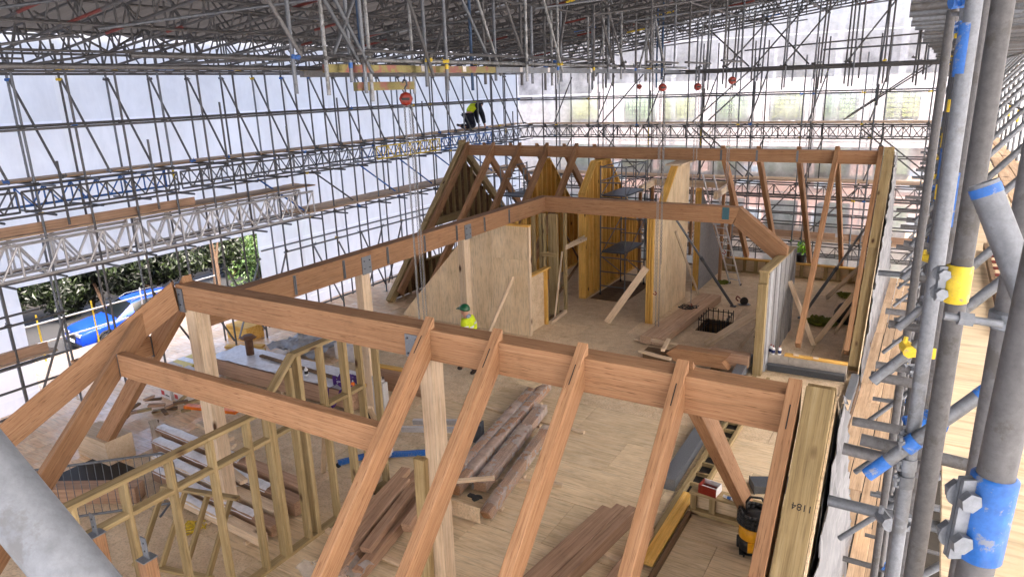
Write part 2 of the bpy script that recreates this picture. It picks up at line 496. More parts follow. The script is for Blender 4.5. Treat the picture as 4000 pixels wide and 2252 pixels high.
# ---------------------------------------------------------------- hedge and trees outside the opening
def leafmat(name, a, b, c):
    mt, nt, bs = newmat(name)
    n = noise_tex(nt, coords(nt, (1, 1, 1), rand=False), 2.2, 4)
    gi = N(nt, 'ShaderNodeNewGeometry')
    cc = ramp(nt, gi.outputs['Random Per Island'], [(0, lin(*a)), (.6, lin(*b)), (1, lin(*c))]).outputs[0]
    nt.links.new(cc, bs.inputs['Base Color'])
    bs.inputs['Roughness'].default_value = .42
    return mt
LEAF = leafmat('laurel leaf', (12, 19, 9), (22, 32, 15), (46, 58, 28))
LEAF2 = leafmat('bright shrub leaf', (34, 54, 22), (56, 82, 36), (96, 120, 62))
BARK = plain('bark', (92, 72, 56), .9)
def bush(name, label, cat, c, rad, nleaf, leaf, mat, group=None, seed=1, trunk=True):
    rnd = random.Random(seed)
    t = thing(name, label, cat, (c[0], c[1], GZ), group)
    mb = MB()
    clumps = []
    for i in range(46):
        u = V((rnd.gauss(0, 1), rnd.gauss(0, 1), rnd.gauss(0, 1))).normalized() * rnd.uniform(.35, 1.0)
        clumps.append((V((u.x * rad[0], u.y * rad[1], u.z * rad[2])) + V(c), rnd.uniform(.28, .5) * min(rad)))
    for i in range(nleaf):
        cc, cr = rnd.choice(clumps)
        d = V((rnd.gauss(0, 1), rnd.gauss(0, 1), rnd.gauss(0, 1))).normalized()
        p = cc + d * cr * rnd.uniform(.55, 1.05)
        if p.z < GZ + .1: continue
        s = leaf * rnd.uniform(.6, 1.3)
        n = (d + V((rnd.uniform(-.9, .9), rnd.uniform(-.9, .9), rnd.uniform(-.2, .9)))).normalized()
        a = n.orthogonal().normalized(); a.rotate(Quaternion(n, rnd.uniform(0, 6.3))); b = n.cross(a)
        mb.add([p - a * s, p + b * s * .42 + n * s * .12, p + a * s, p - b * s * .42 + n * s * .12], [(0, 1, 2, 3)])
    cr = mb.build('crown', mat, t)
    tb = MB()
    for i in range(7):
        q = V((c[0] + rnd.uniform(-.4, .4) * rad[0], c[1] + rnd.uniform(-.4, .4) * rad[1], GZ))
        tgt = rnd.choice(clumps)[0]
        mid = (q + tgt) / 2 + V((rnd.uniform(-.2, .2), rnd.uniform(-.2, .2), .3))
        tb.tube(q, mid, .09, 6, .06); tb.tube(mid, tgt, .06, 6, .02)
    tb.build('trunk', BARK, t)
    return t
bush('laurel_hedge', 'dense dark laurel hedge overhanging the blue car', 'hedge', (-32.6, 18.6, .1), (1.9, 5.2, 3.0), 30000, .13, LEAF, 'hedge bushes beyond the road', 3)
bush('laurel_hedge', 'dark laurel hedge left of the blue car\'s bonnet', 'hedge', (-33.8, 11.8, -.5), (1.9, 4.4, 2.9), 22000, .13, LEAF, 'hedge bushes beyond the road', 5)
bush('laurel_hedge', 'dark leafy hedge right of the blue car', 'hedge', (-32.8, 25.4, .2), (2.0, 4.6, 3.2), 24000, .13, LEAF, 'hedge bushes beyond the road', 9)
bush('shrub', 'light green shrub right of the split tree trunk', 'shrub', (-30.5, 25.4, -1.2), (2.6, 3.4, 1.6), 12000, .11, LEAF2, None, 11)
tt = thing('tree_stump', 'broken grey tree trunk standing above the end of the ridge beam', 'tree', (-29.3, 20.6, GZ))
mb = MB(); mb.tube((-29.3, 20.6, GZ), (-29.25, 20.7, -1.0), .2, 9, .15); mb.tube((-29.25, 20.7, -1.0), (-29.3, 20.65, .5), .15, 9, .08); mb.build('trunk', BARK, tt)
mb = MB(); mb.tube((-29.25, 20.7, -1.0), (-29.0, 21.0, 1.2), .09, 7, .02); mb.tube((-29.3, 20.65, .3), (-29.7, 20.4, 1.4), .07, 7, .02); mb.build('branch', BARK, tt)

# ---------------------------------------------------------------- translucent sheeting round the site
def sheet_strip(parent, axis, const, a0, a1, z0, z1, mat, seed, step=.45):
    na = max(2, int((a1 - a0) / step)); nz = max(2, int((z1 - z0) / .3))
    vs = []; fs = []
    for j in range(nz + 1):
        for i in range(na + 1):
            a = a0 + (a1 - a0) * i / na; z = z0 + (z1 - z0) * j / nz
            d = .1 * noise.noise(V((a * .7, z * .5, seed * 3.1))) + .05 * (1 - abs(noise.noise(V((a * 1.1 + z * .8, z * .45, seed)))))  + .035 * noise.noise(V((a * 2.3 + z, z * 1.9 - a * .6, seed)))
            vs.append((const + d, a, z) if axis == 'x' else (a, const + d, z))
    for j in range(nz):
        for i in range(na):
            k = j * (na + 1) + i
            fs.append((k, k + 1, k + na + 2, k + na + 1))
    mb = MB(); mb.add(vs, fs)
    return mb.build('sheet_strip', mat, parent, smooth=True)
def sheet_wall(label, axis, const, spans, mat, hstrip=2.05, off=.03):
    t = thing('sheeting', label, 'sheeting', (const if axis == 'x' else (spans[0][0] + spans[0][1]) / 2, const if axis == 'y' else (spans[0][0] + spans[0][1]) / 2, GZ))
    k = 0
    for (a0, a1, z0, z1) in spans:
        z = z1
        while z > z0 + .05:
            zz = max(z0, z - hstrip)
            if zz - z0 < .4: zz = z0
            sheet_strip(t, axis, const, a0, a1, zz + (.06 if zz > z0 else 0), z, mat, const)
            if zz > z0: sheet_strip(t, axis, const, a0, a1, zz, zz + .06, SEAM_LIT, const).name = 'bright_seam'
            z = zz; k += 1
        a = a0 + 1.7
        while a < a1 - .4:
            sheet_strip(t, axis, const + off, a, a + random.uniform(.12, .3), z0 + .1, z1, mat, const, .15).name = 'lap'
            a += random.uniform(1.8, 3.6)
    return t
sheet_wall('white sheeting along the street side, lifted above the blue car', 'x', -17.85, [(-5, 7.4, GZ, 8.5), (7.4, 14.15, 2.85, 8.5), (14.15, 30.6, GZ, 8.5)], SHEET)
sheet_wall('clear plastic sheeting in front of the stacked water tanks', 'y', 30.45, [(-17.8, 3.2, GZ, 10.6)], SHEETC)
sheet_wall('white sheeting beyond the plywood walkway at the right', 'x', 1.55, [(-5, 30.4, GZ, 10.4)], SHEETE)

sheet_wall('white sheeting behind the viewer', 'y', -5.1, [(-17.8, 1.5, GZ, 10.4)], SHEETD)
# ---------------------------------------------------------------- temporary roof
def zb(x): return 7.68 + .128 * (x + 16.5)
roof = thing('temporary_roof', 'dark temporary roof of close-set lattice beams over the whole site', 'roof', (-8, 12, zb(-8)))
RX0, RX1 = -17.5, 3.4
# corrugated roof sheets
def corrugated(x0, x1, y0, y1, dz):
    vs = []; fs = []; n = int((y1 - y0) / .12)
    for i in range(n + 1):
        y = y0 + (y1 - y0) * i / n; d = .02 if i % 4 < 2 else -.02
        vs += [(x0, y, zb(x0) + dz + d), (x1, y, zb(x1) + dz + d)]
    for i in range(n): fs.append((2*i, 2*i+1, 2*i+3, 2*i+2))
    mb = MB(); mb.add(vs, fs); return mb
for i in range(12):
    y0 = -5.2 + i * 3.0
    corrugated(RX0 - .2, RX1, y0, y0 + 3.04, .9 + (i % 2) * .012).build('roof_sheet', ROOFM, roof)
def lattice_mesh(L, depth, pitch, r, mat, n=6, vert=True, cross=False, slope=0):
    mb = MB()
    k = int(L / pitch)
    mb.tube((0, 0, 0), (L, 0, slope * L), r, 8); mb.tube((0, 0, depth), (L, 0, depth + slope * L), r, 8)
    for i in range(k + 1):
        x = i * pitch
        if vert and i % 2 == 0: mb.tube((x, 0, slope * x), (x, 0, depth + slope * x), r * .8, n)
        if i < k:
            a, b = (0, depth) if i % 2 else (depth, 0)
            mb.tube((x, 0, a + slope * x), (x + pitch, 0, b + slope * (x + pitch)), r * .72, n)
            if cross: mb.tube((x, 0, b + slope * x), (x + pitch, 0, a + slope * (x + pitch)), r * .72, n)
    return mb.mesh('lattice_beam', [mat])
RL = lattice_mesh(RX1 - RX0, .74, .58, .026, GALVD, slope=.128)
yy = -3.9; i = 0
roof_beams = []
while yy < 29.8:
    o = bpy.data.objects.new('lattice_beam', RL); C.objects.link(o)
    o.location = (RX0, yy, zb(RX0)); adopt(o, roof); roof_beams.append(o)
    for s in range(2):
        xa = RX0 + random.uniform(2.0, 15); la = random.uniform(.5, 1.1)
        mt = random.choice((MAROON, MAROON, YELP, BLUEP)) if xa > -10 else MAROON
        zo = random.choice((0, 0, .74))
        tube('chord_sleeve', (xa, yy, zb(xa) + zo), (xa + la, yy, zb(xa + la) + zo), .0285, mt, o, 8)
    yy += .98; i += 1
# purlins and plan braces under the beams
for k, x in enumerate((-17.2, -16.3, -14.6, -12.4, -10.3, -8.2, -6.1, -4.0, -1.9, .2)):
    tube('purlin', (x, -4.5, zb(x) - .06), (x, 30.0, zb(x) - .06), .027, GALVD, roof)
    tube('purlin', (x + .3, -4.5, zb(x + .3) + .80), (x + .3, 30.0, zb(x + .3) + .80), .027, GALVD, roof)
for k in range(13):
    y0 = -3 + k * 2.56
    for x0 in (-16.3, -12.4, -8.2, -4.0):
        x1 = x0 + 3.4
        tube('plan_brace', (x0, y0, zb(x0) - .12), (x1, y0 + 2.4, zb(x1) - .12), .025, random.choice((GALVD, GALV)), roof, 8)
# sway frames between beams: short uprights and diagonals that fill the dark depth of the roof
for k in range(26):
    y0 = -3.9 + k * 1.28
    for x in (-15.4, -13.2, -11.1, -9.0, -7.0, -5.0, -3.0, -1.0):
        xa = x + random.uniform(-.4, .4)
        if y0 > 28.4: continue
        if random.random() < .8: tube('sway_brace', (xa, y0, zb(xa) + random.choice((0, .74))), (xa + random.uniform(-.2, .2), y0 + 1.28, zb(xa) + random.choice((0, .74))), .024, random.choice((GALVD, GALVD, GALV)), roof, 6)

# coupler: two half collars with bolts, one mesh shared by every use
def coupler_mesh(mat):
    mb = MB()
    mb.tube((0, 0, -.03), (0, 0, .03), .036, 8)
    mb.box((-.028, .026, -.026), (.028, .06, .026))
    mb.tube((-.05, .066, 0), (.05, .066, 0), .03, 8)
    mb.tube((-.062, -.01, 0), (-.03, -.02, 0), .012, 6); mb.tube((.03, -.02, 0), (.07, -.01, 0), .009, 6)
    mb.tube((-.01, .09, .03), (-.01, .09, .06), .011, 6)
    return mb.mesh('coupler', [mat])
COUP = {m_.name: coupler_mesh(m_) for m_ in (GALVD, YELP, BLUEP, GALV)}
def coupler(p, parent, mat=None, s=1.0):
    mat = mat or random.choices((GALVD, GALV, YELP, BLUEP), (8, 3, 2, 2))[0]
    o = bpy.data.objects.new('coupler', COUP[mat.name]); C.objects.link(o)
    o.location = p; o.rotation_euler = (random.uniform(-.2, .2), random.uniform(-.2, .2), random.uniform(0, 6.28)); o.scale = (s, s, s)
    adopt(o, parent)
    return o
TR = .027   # tube radius

# ---------------------------------------------------------------- beam ring hung under the roof, with its hanger tubes
ring = thing('hung_beam_frame', 'beams and dangling tubes hung under the roof carrying the red hoists', 'scaffold', (-8, 16, 7.3))
RXB, RYB, RZB = -8.0, 25.0, 7.3
tube('ledger', (RXB, 8.3, RZB + .11), (RXB, 25.6, RZB + .11), .036, GALVL, ring)
tube('ledger', (RXB - .35, 5.2, RZB + .12), (RXB - .35, 25.8, RZB + .12), .03, GALVD, ring)
tube('ledger', (RXB - 1.1, 3.0, RZB + .02), (RXB - 1.1, 25.4, RZB + .02), .03, GALVD, ring)
tube('ledger', (RXB - .1, 7.6, RZB + .26), (RXB - .1, 19, RZB + .26), .03, GALVD, ring)
slab('box_beam', (RXB - .16, 8.1, RZB - .08), (RXB - .06, 12.9, RZB + .04), RAINBOW, ring)
slab('box_beam', (RXB - .16, 12.92, RZB - .08), (RXB - .06, 25.2, RZB + .04), GALV, ring)
slab('box_beam', (RXB - .98, 8.4, RZB - .12), (RXB - .88, 13.4, RZB - .02), GALVD, ring)
for yy in (10.4, 11.7, 13.9, 15.2, 17.6):
    lb = slab('beam_label', (RXB - .058, yy, RZB - .06), (RXB - .054, yy + .11, RZB + .04), CARD, ring)
slab('short_box_beam', (RXB - .5, 9.1, RZB - .36), (RXB - .4, 10.6, RZB - .22), RAINBOW, ring)
tube('ledger', (-8.4, RYB, RZB + .0), (.15, RYB, RZB + .0), .03, GALVD, ring)
tube('ledger', (-8.6, RYB + .12, RZB - .08), (1.5, RYB + .12, RZB - .08), .03, GALVD, ring)
slab('box_beam', (-7.8, RYB - .14, RZB - .12), (.1, RYB - .06, RZB - .02), GALVD, ring)
tube('ledger', (-6.4, RYB + 2.3, 7.95), (1.6, RYB + 2.3, 8.3), .027, GALVD, ring)
tube('ledger', (-3.4, RYB - .3, 7.75), (.2, RYB - .3, 7.8), .027, GALV, ring)
rr = random.Random(21)
for k in range(36):
    y = 7.4 + k * .5 + rr.uniform(-.13, .13)
    dx = rr.choice((.05, -.3, -.3, .08, -1.05))
    mt = rr.choices((GALVL, GALV, GALVD, BLUET), (7, 4, 4, 1))[0]
    zt = zb(RXB + dx) - .02
    lo = RZB - rr.uniform(.22, .55)
    tube('hanger', (RXB + dx, y, lo), (RXB + dx, y, zt + .6), .031, mt, ring)
    coupler((RXB + dx + .02, y, RZB + .12), ring)
    if rr.random() < .6:
        sgn = rr.choice((1, -1))
        tube('hanger_brace', (RXB + dx + .07, y + .1, RZB + rr.uniform(-.15, .2)), (RXB + dx + .07, y + sgn * rr.uniform(.8, 1.5), zt + .5), .03, rr.choice((GALVL, GALV, GALVD)), ring)
        coupler((RXB + dx + .04, y + .1, RZB + .2), ring)
    if rr.random() < .3:
        tube('paint_mark', (RXB + dx, y, RZB - .02), (RXB + dx, y, RZB + .06), .0325, rr.choice((BLUEP, YELP)), ring)
for k in range(9):
    x = -7.4 + k * .93
    for j in range(rr.choice((3, 4, 4, 3))):
        xa = x + j * .12 + rr.uniform(-.03, .03); y = RYB + rr.choice((-.2, .07, .2)) 
        zt = zb(xa) - .02
        tube('hanger', (xa, y, RZB - rr.uniform(.35, .75)), (xa + rr.uniform(-.02, .1), y + rr.uniform(-.05, .12), zt), TR, rr.choice((GALVD, GALVD, GALV, GALV)), ring)
        if j < 2: coupler((xa, y, RZB + rr.uniform(.0, .12)), ring)
    if k in (1, 2, 3, 5):
        tube('hanger_brace', (x, RYB + .05, RZB + .05), (x + 1.5, RYB + .3, zb(x + 1.5) - .1), TR * .95, GALVD, ring)
    if k in (0, 2):
        tube('hanger_brace', (x + 1.7, RYB + .05, RZB + .05), (x + .1, RYB + .3, zb(x) - .1), TR * .95, GALVD, ring)
# transverse struts back to the left edge of the roof
for y in (9, 14, 19, 24):
    tube('strut', (RXB, y, RZB + .2), (-16.4, y + .1, 7.62), TR, GALVD, ring)

# ================================================================ SCAFFOLDS
_bm = {}
def board(p, L, axis, parent, name='scaffold_board', w=.225, th=.038, mat=None, tilt=0):
    mat = mat or BOARD
    k = (round(L, 2), w, th, mat.name)
    if k not in _bm:
        o = beam('tmp', (0, 0, 0), (L, 0, 0), w, th, mat, None, ch=.004)
        _bm[k] = o.data; bpy.data.objects.remove(o)
        _bm[k].name = name
    o = bpy.data.objects.new(name, _bm[k]); C.objects.link(o)
    o.location = p; o.rotation_euler = (0, tilt, 0 if axis == 'x' else math.pi / 2)
    o.rotation_euler.z += random.uniform(-.004, .004)
    adopt(o, parent)
    return o
def boards(parent, axis, a0, a1, c0, n, z, L=3.9, pitch=.235, mat=None):
    for j in range(n):
        a = a0 - (j % 3) * 1.1
        while a < a1:
            s = max(a, a0); e = min(a + L, a1)
            if e - s > .3:
                c = c0 + j * pitch
                zz = z + random.uniform(-.004, .01)
                board((s, c, zz) if axis == 'x' else (c, s, zz), e - s - .01, axis, parent, mat=mat)
            a += L
def inst(name, me, p, rz, parent, s=(1, 1, 1)):
    o = bpy.data.objects.new(name, me); C.objects.link(o)
    o.location = p; o.rotation_euler = (0, 0, rz); o.scale = s
    adopt(o, parent)
    return o
LAT = {m_.name: lattice_mesh(3.6, .42, .3, .024, m_) for m_ in (GALVD, GALV, BLUEP, YELP)}
LATA = lattice_mesh(5.4, .72, .45, .034, ALU, cross=False)
H90 = math.pi / 2
rs = random.Random(5)

# ---- street side scaffold
XL, XO = -16.5, -17.45
ls = thing('tube_scaffold', 'tube scaffold along the white street-side sheeting at the left', 'scaffold', (XL, 17, GZ))
ysl = []
y = 4.4
while y < 29.2:
    ysl.append(y); y += 1.08
for i, y in enumerate(ysl):
    base = GZ if y < 8.8 else 0.0
    mt = rs.choice((GALVD, GALVD, GALV))
    tube('standard', (XL, y, base), (XL + rs.uniform(-.03, .03), y, 7.9), TR, mt, ls)
    tube('standard', (XO, y + .35, base), (XO, y + .35, 8.2), TR, rs.choice((GALV, GALVD)), ls)
    if i % 2 == 1:   # spliced stub tube
        z0 = rs.choice((5.7, 4.2, 4.9)); tube('stub_tube', (XL + .08, y + .5, z0 - .6), (XL + .08, y + .5, z0 + rs.uniform(.7, 1.2)), TR, GALVD, ls)
    # brace from the outer row down to the inner row
    tube('brace', (XO + .06, y + .35, 7.45), (XL - .05, y + .62, 5.3), TR, GALVD, ls)
    coupler((XO + .06, y + .35, 7.42), ls); coupler((XL - .04, y + .6, 5.36), ls)
    for z in (5.24, 4.62):
        tube('transom', (XO - .15, y + .1, z), (XL + rs.uniform(.3, .62), y + .1, z + rs.uniform(-.02, .02)), TR, rs.choice((GALV, GALVD)), ls)
    tube('transom', (XO - .15, y + .12, 3.22), (XL + rs.uniform(.2, .5), y + .12, 3.22), TR, GALV, ls)
    for z in (6.44, 5.26, 4.62, 7.6, 3.3, 2.4): coupler((XL + .03, y, z), ls)
    if base == 0 or i % 2:
        tube('brace', (XL + .05, y, rs.uniform(2.2, 2.5)), (XL + .05, y + rs.choice((-1, 1)) * 1.0, .3), TR, rs.choice((GALV, GALVD)), ls)
    if y > 14 and i % 2: tube('brace', (XO + .1, y, 4.55), (XL, y + .9, 3.5), TR, rs.choice((GALV, BLUEP, GALVD)), ls)
    if i % 3 == 0: tube('paint_mark', (XL, y, rs.uniform(4.9, 5.1)), (XL, y, 5.2), TR * 1.07, rs.choice((YELP, BLUEP)), ls)
y0, y1 = 3.2, 29.4
for x, z in ((XL + .055, 7.62), (XL + .06, 7.56), (XO, 7.76), (XL, 7.92), (XL + .05, 6.46), (XL + .055, 6.39), (XO + .05, 6.42), (XL + .06, 5.25), (XL + .06, 4.62), (XO, 4.7), (XO + .05, 5.25), (XL + .06, 3.28), (XO, 3.3), (XL + .06, 2.4), (XO, 2.35), (XL + .06, 1.5), (XL + .06, 1.0), (XO, 1.2), (XL + .06, .45)):
    brk = rs.uniform(9, 20)
    a0 = 14.4 if z < 2.45 and False else y0
    if z < 2.45:      # the opening over the street has no rails across it
        tube('ledger', (x, y0, z), (x, 7.6, z), TR, GALVD, ls); tube('ledger', (x, 14.0, z), (x, y1, z), TR, GALV, ls)
    else:
        tube('ledger', (x, y0, z), (x, brk, z), TR, GALVD, ls); tube('ledger', (x, brk, z), (x, y1, z), TR, rs.choice((GALV, GALVD)), ls)
for k in range(10):
    tube('paint_mark', (XL + .055, 6.2 + k * 2.3, 7.62), (XL + .055, 6.2 + k * 2.3 + rs.uniform(.15, .5), 7.62), TR * 1.08, rs.choice((YELP, BLUEP)), ls)
for k in range(7):
    mt = (GALVD, GALVD, GALVD, GALV, YELP, BLUEP, GALVD)[k]
    inst('lattice_beam', LAT[mt.name], (XL + .11, 3.6 + k * 3.7, 4.72), H90, ls)
    inst('lattice_beam', LAT[(GALV, BLUEP, GALV, GALVD, BLUEP, GALVD, GALV)[k].name], (XO + .1, 3.9 + k * 3.7, 4.72), H90, ls)
for x in (XL + .14, XL - .42, XO + .02):
    for k in range(2): inst('aluminium_lattice_beam', LATA, (x, 4.3 + k * 5.6 + (.3 if x < -17 else 0), 3.34), H90, ls)
boards(ls, 'y', 3.2, 29.4, XO + .12, 3, 5.31, mat=BOARD)
boards(ls, 'y', 3.4, 15.6, XO + .12, 4, 4.2)
boards(ls, 'y', 15.0, 28.6, XO + .05, 5, 3.42)
boards(ls, 'y', 3.0, 7.4, XO + .1, 4, 1.55)
board((XL - .05, 3.4, 4.34), 8.0, 'y', ls, 'toe_board', .03, .2, mat=BROWNLVL)
board((XL + .0, 3.0, 1.72), 4.2, 'y', ls, 'toe_board', .03, .22, mat=BROWNLVL)

# ---- far scaffold in front of the tanks
YB, YBO = 29.0, 29.95
bs_ = thing('tube_scaffold', 'tube scaffold across the far side in front of the clear sheeting', 'scaffold', (-8, YB, GZ))
xs = [-15.6, -15.0, -13.4, -12.9, -11.1, -10.6, -8.95, -8.35, -6.9, -6.4, -4.58, -4.2, -2.47, -2.13, -.4, -.1]
for i, x in enumerate(xs):
    tube('standard', (x, YB, GZ), (x + rs.uniform(-.06, .06), YB, 7.75), TR, rs.choice((GALVD, GALV)), bs_)
    tube('standard', (x + .3, YBO, GZ), (x + .3, YBO, 8.4), TR, rs.choice((GALVD, GALV)), bs_)
    for z in (5.2, 3.0, .72): tube('transom', (x + .05, YB - rs.uniform(.15, .4), z), (x + .05, YBO + .1, z), TR, GALVD, bs_)
    for z in (6.36, 5.25, 4.75, 3.0, 2.43, 1.8, .7): coupler((x, YB - .03, z), bs_)
    if i % 2:
        tube('brace', (x + .35, YBO, 7.3), (x - .1, YB + .04, 5.35), TR, GALVD, bs_)
        tube('brace', (x + .35, YBO, 4.7), (x - .1, YB + .04, 3.2), TR, GALVD, bs_)
        tube('stub_tube', (x + .09, YB - .08, 5.9), (x + .09, YB - .08, rs.uniform(6.6, 7.0)), TR, GALVD, bs_)
for (xa, za, xb, zb_) in ((-6.5, 7.35, -8.75, 5.35), (-6.0, 7.35, -8.1, 5.4), (-.4, 7.3, -3.1, 5.4), (-.7, 7.2, -3.0, 5.5), (-8.75, 5.1, -6.6, 3.2), (-8.4, 5.1, -6.2, 3.2), (-2.5, 5.1, -.3, 3.3), (-2.2, 5.1, -.2, 3.5), (-4.5, 3.0, -6.3, .9), (-2.4, 2.9, -4.3, .8), (-.4, 2.6, -2.3, .6), (-12.9, 5.0, -11.0, 3.2), (-10.9, 7.3, -12.8, 5.3)):
    tube('brace', (xa, YB + .06, za), (xb, YB + .06, zb_), TR, GALVD, bs_)
for z, yv in ((6.36, YB - .05), (6.42, YBO), (5.22, YB - .05), (4.72, YB - .05), (4.1, YB - .05), (4.02, YB - .05), (3.02, YB - .05), (2.55, YB - .05), (2.43, YB - .05), (2.12, YB - .05), (1.81, YB - .05), (1.5, YB - .05), (.72, YB - .05), (.3, YB - .05), (-.2, YB - .05), (-.6, YB - .05), (-1.2, YB - .05), (2.3, YBO), (1.7, YBO), (1.2, YBO), (0, YBO)):
    tube('ledger', (-16.8, yv, z), (rs.uniform(-9, -6), yv, z), TR, GALVD, bs_); tube('ledger', (-9.2, yv + .055, z + .012), (1.5, yv + .055, z), TR, GALVD, bs_)
for k in range(5):
    for z in (4.74, 2.54, .2): inst('lattice_beam', LAT[GALVD.name], (-16.2 + k * 3.62, YB - .12, z), 0, bs_)
    inst('lattice_beam', LAT[GALV.name], (-16.0 + k * 3.62, YBO, 4.74), 0, bs_)
for z, n in ((5.3, 4), (3.1, 4), (.8, 4)): boards(bs_, 'x', -16.6, 1.4, YB + .12, n, z)
for k in range(4): board((-15.8 + k * 4.3, YB + .02, 1.02), 4.2, 'x', bs_, 'toe_board', .035, .26, mat=YELLOW if False else BROWNLVL)
for k in range(5): tube('paint_mark', (xs[2 + 2 * k + 1], YB, 4.8 + rs.uniform(-.6, .6)), (xs[2 + 2 * k + 1], YB, 5.15), TR * 1.07, rs.choice((YELP, BLUEP)), bs_)

# ---- near scaffold beside the viewer
XR, XRO = .05, 1.36
rsf = thing('tube_scaffold', 'tube scaffold close on the right with a plywood walkway', 'scaffold', (XR, 10, GZ))
NR = .0242
# the five nearest standards
tube('standard', (.02, 2.70, GZ), (.046, 2.70, 7.4), NR, GALV, rsf, 20)
tube('standard', (.05, 3.35, GZ), (.10, 3.35, 7.4), NR, GALVD, rsf, 20)
tube('standard', (.03, 2.056, GZ), (.094, 2.056, 7.6), NR, GALVD, rsf, 20)
tube('standard', (.142, 1.66, 3.0), (.166, 1.66, 7.6), NR, GALVD, rsf, 20)
tube('standard', (.092, 1.115, 5.2), (.142, 1.115, 6.9), NR, GALVD, rsf, 24)
yr = [4.5]
while yr[-1] < 28: yr.append(yr[-1] + 1.22)
for i, y in enumerate(yr):
    r = NR if y < 6 else TR
    n = 16 if y < 7 else 10
    tube('standard', (XR - .03, y, GZ), (XR + .02, y, 7.6), r, rs.choice((GALV, GALVD)), rsf, n)
    tube('standard', (XR - .13, y + .45, GZ), (XR - .07, y + .45, 7.25), r, rs.choice((GALV, GALVD)), rsf, n)
    tube('standard', (XRO, y + .3, 2.5), (XRO, y + .3, 9.2), r, rs.choice((GALV, GALVD)), rsf, n)
for i, y in enumerate([2.75, 3.6] + yr):
    r = NR if y < 6 else TR
    n = 16 if y < 7 else 10
    if i > 0: tube('brace', (-.1 + rs.uniform(-.05, .04), y + .06, 5.45), (XRO - .02, y + .16, 7.25), r, GALV, rsf, n)
    for z in (3.1,): tube('brace', (-.34, y + .12, z), (XRO - .2, y + .14, z + 1.8), r, GALV, rsf, n)
    for z in (5.14, 2.85, .82):
        tube('transom', (-.18 - rs.uniform(0, .22), y + .22, z), (XRO + .1, y + .22, z), r, rs.choice((GALV, GALVD)), rsf, n)
    tube('transom', (-.12 - rs.uniform(0, .1), y + .1, 5.5 - .04), (.1, y + .1, 5.45), r, GALVD, rsf, n)
    coupler((XR + .0, y + .1, 5.62), rsf, (BLUEP, YELP, GALV, YELP, GALV, BLUEP)[i % 6]); coupler((XR, y + .2, 5.14), rsf, GALV); coupler((XR, y + .2, 2.9), rsf); coupler((XR, y, 7.2), rsf)
    if y > 4:
        for j in range(2): tube('transom', (-.3 + rs.uniform(-.03, .1), y + j * .6, 7.34), (XRO + .1, y + j * .6, 7.36), TR, rs.choice((GALV, GALVD, GALV)), rsf, n)
for x, z, mt in ((XR - .055, 7.26, GALVD), (XR + .06, 5.08, GALV), (XR - .055, 2.78, GALVD), (XRO - .055, 7.28, GALV), (XRO - .055, 6.2, GALV), (XRO - .055, 5.08, GALV), (XR - .06, .75, GALVD), (XRO, 8.3, GALV)):
    tube('ledger', (x, 3.9, z), (x, 29.5, z), TR, mt, rsf)
for (y, z, mt, h_) in ((5.7, 7.0, YELP, .1), (5.7, 6.88, BLUEP, .07), (6.96, 6.6, YELP, .1), (8.2, 5.9, BLUEP, .3), (8.2, 5.7, YELP, .15), (9.4, 5.4, BLUEP, .3), (10.6, 4.6, BLUEP, .25), (11.8, 5.9, YELP, .2), (4.5, 3.8, YELP, .1)):
    yk = min(yr, key=lambda q: abs(q - y)); tube('paint_mark', (XR + .005, yk, z), (XR + .006, yk, z + h_), TR * 1.08, mt, rsf, 16)
for k in range(7):
    yk = yr[1 + 2 * k]; tube('paint_mark', (XRO, yk + .3, 5.9), (XRO, yk + .3, 6.15), TR * 1.1, rs.choice((BLUEP, YELP)), rsf)
tube('paint_mark', (.0795, 3.35, 6.30), (.0805, 3.35, 6.52), NR * 1.06, BLUEP, rsf, 20)
tube('paint_mark', (.036, 2.70, 6.9), (.0375, 2.70, 7.05), NR * 1.03, BLUEP, rsf, 20)
# walkway of plywood sheets and boards
yy = 1.2
while yy < 28:
    sheet_piece('walkway_sheet', .18, .56, yy, yy + 2.43, 5.2, .018, PLY, rsf)
    sheet_piece('walkway_sheet', .565, .94, yy - .8, yy + 1.63, 5.2, .018, PLY, rsf)
    yy += 2.44
boards(rsf, 'y', 2.0, 28, 1.06, 2, 5.2)
boards(rsf, 'y', 9.0, 28, .3, 5, 7.42)
# low walkway between the gable walls and the scaffold
boards(rsf, 'y', 5.5, 27.5, -.80, 4, -.02, pitch=.238)
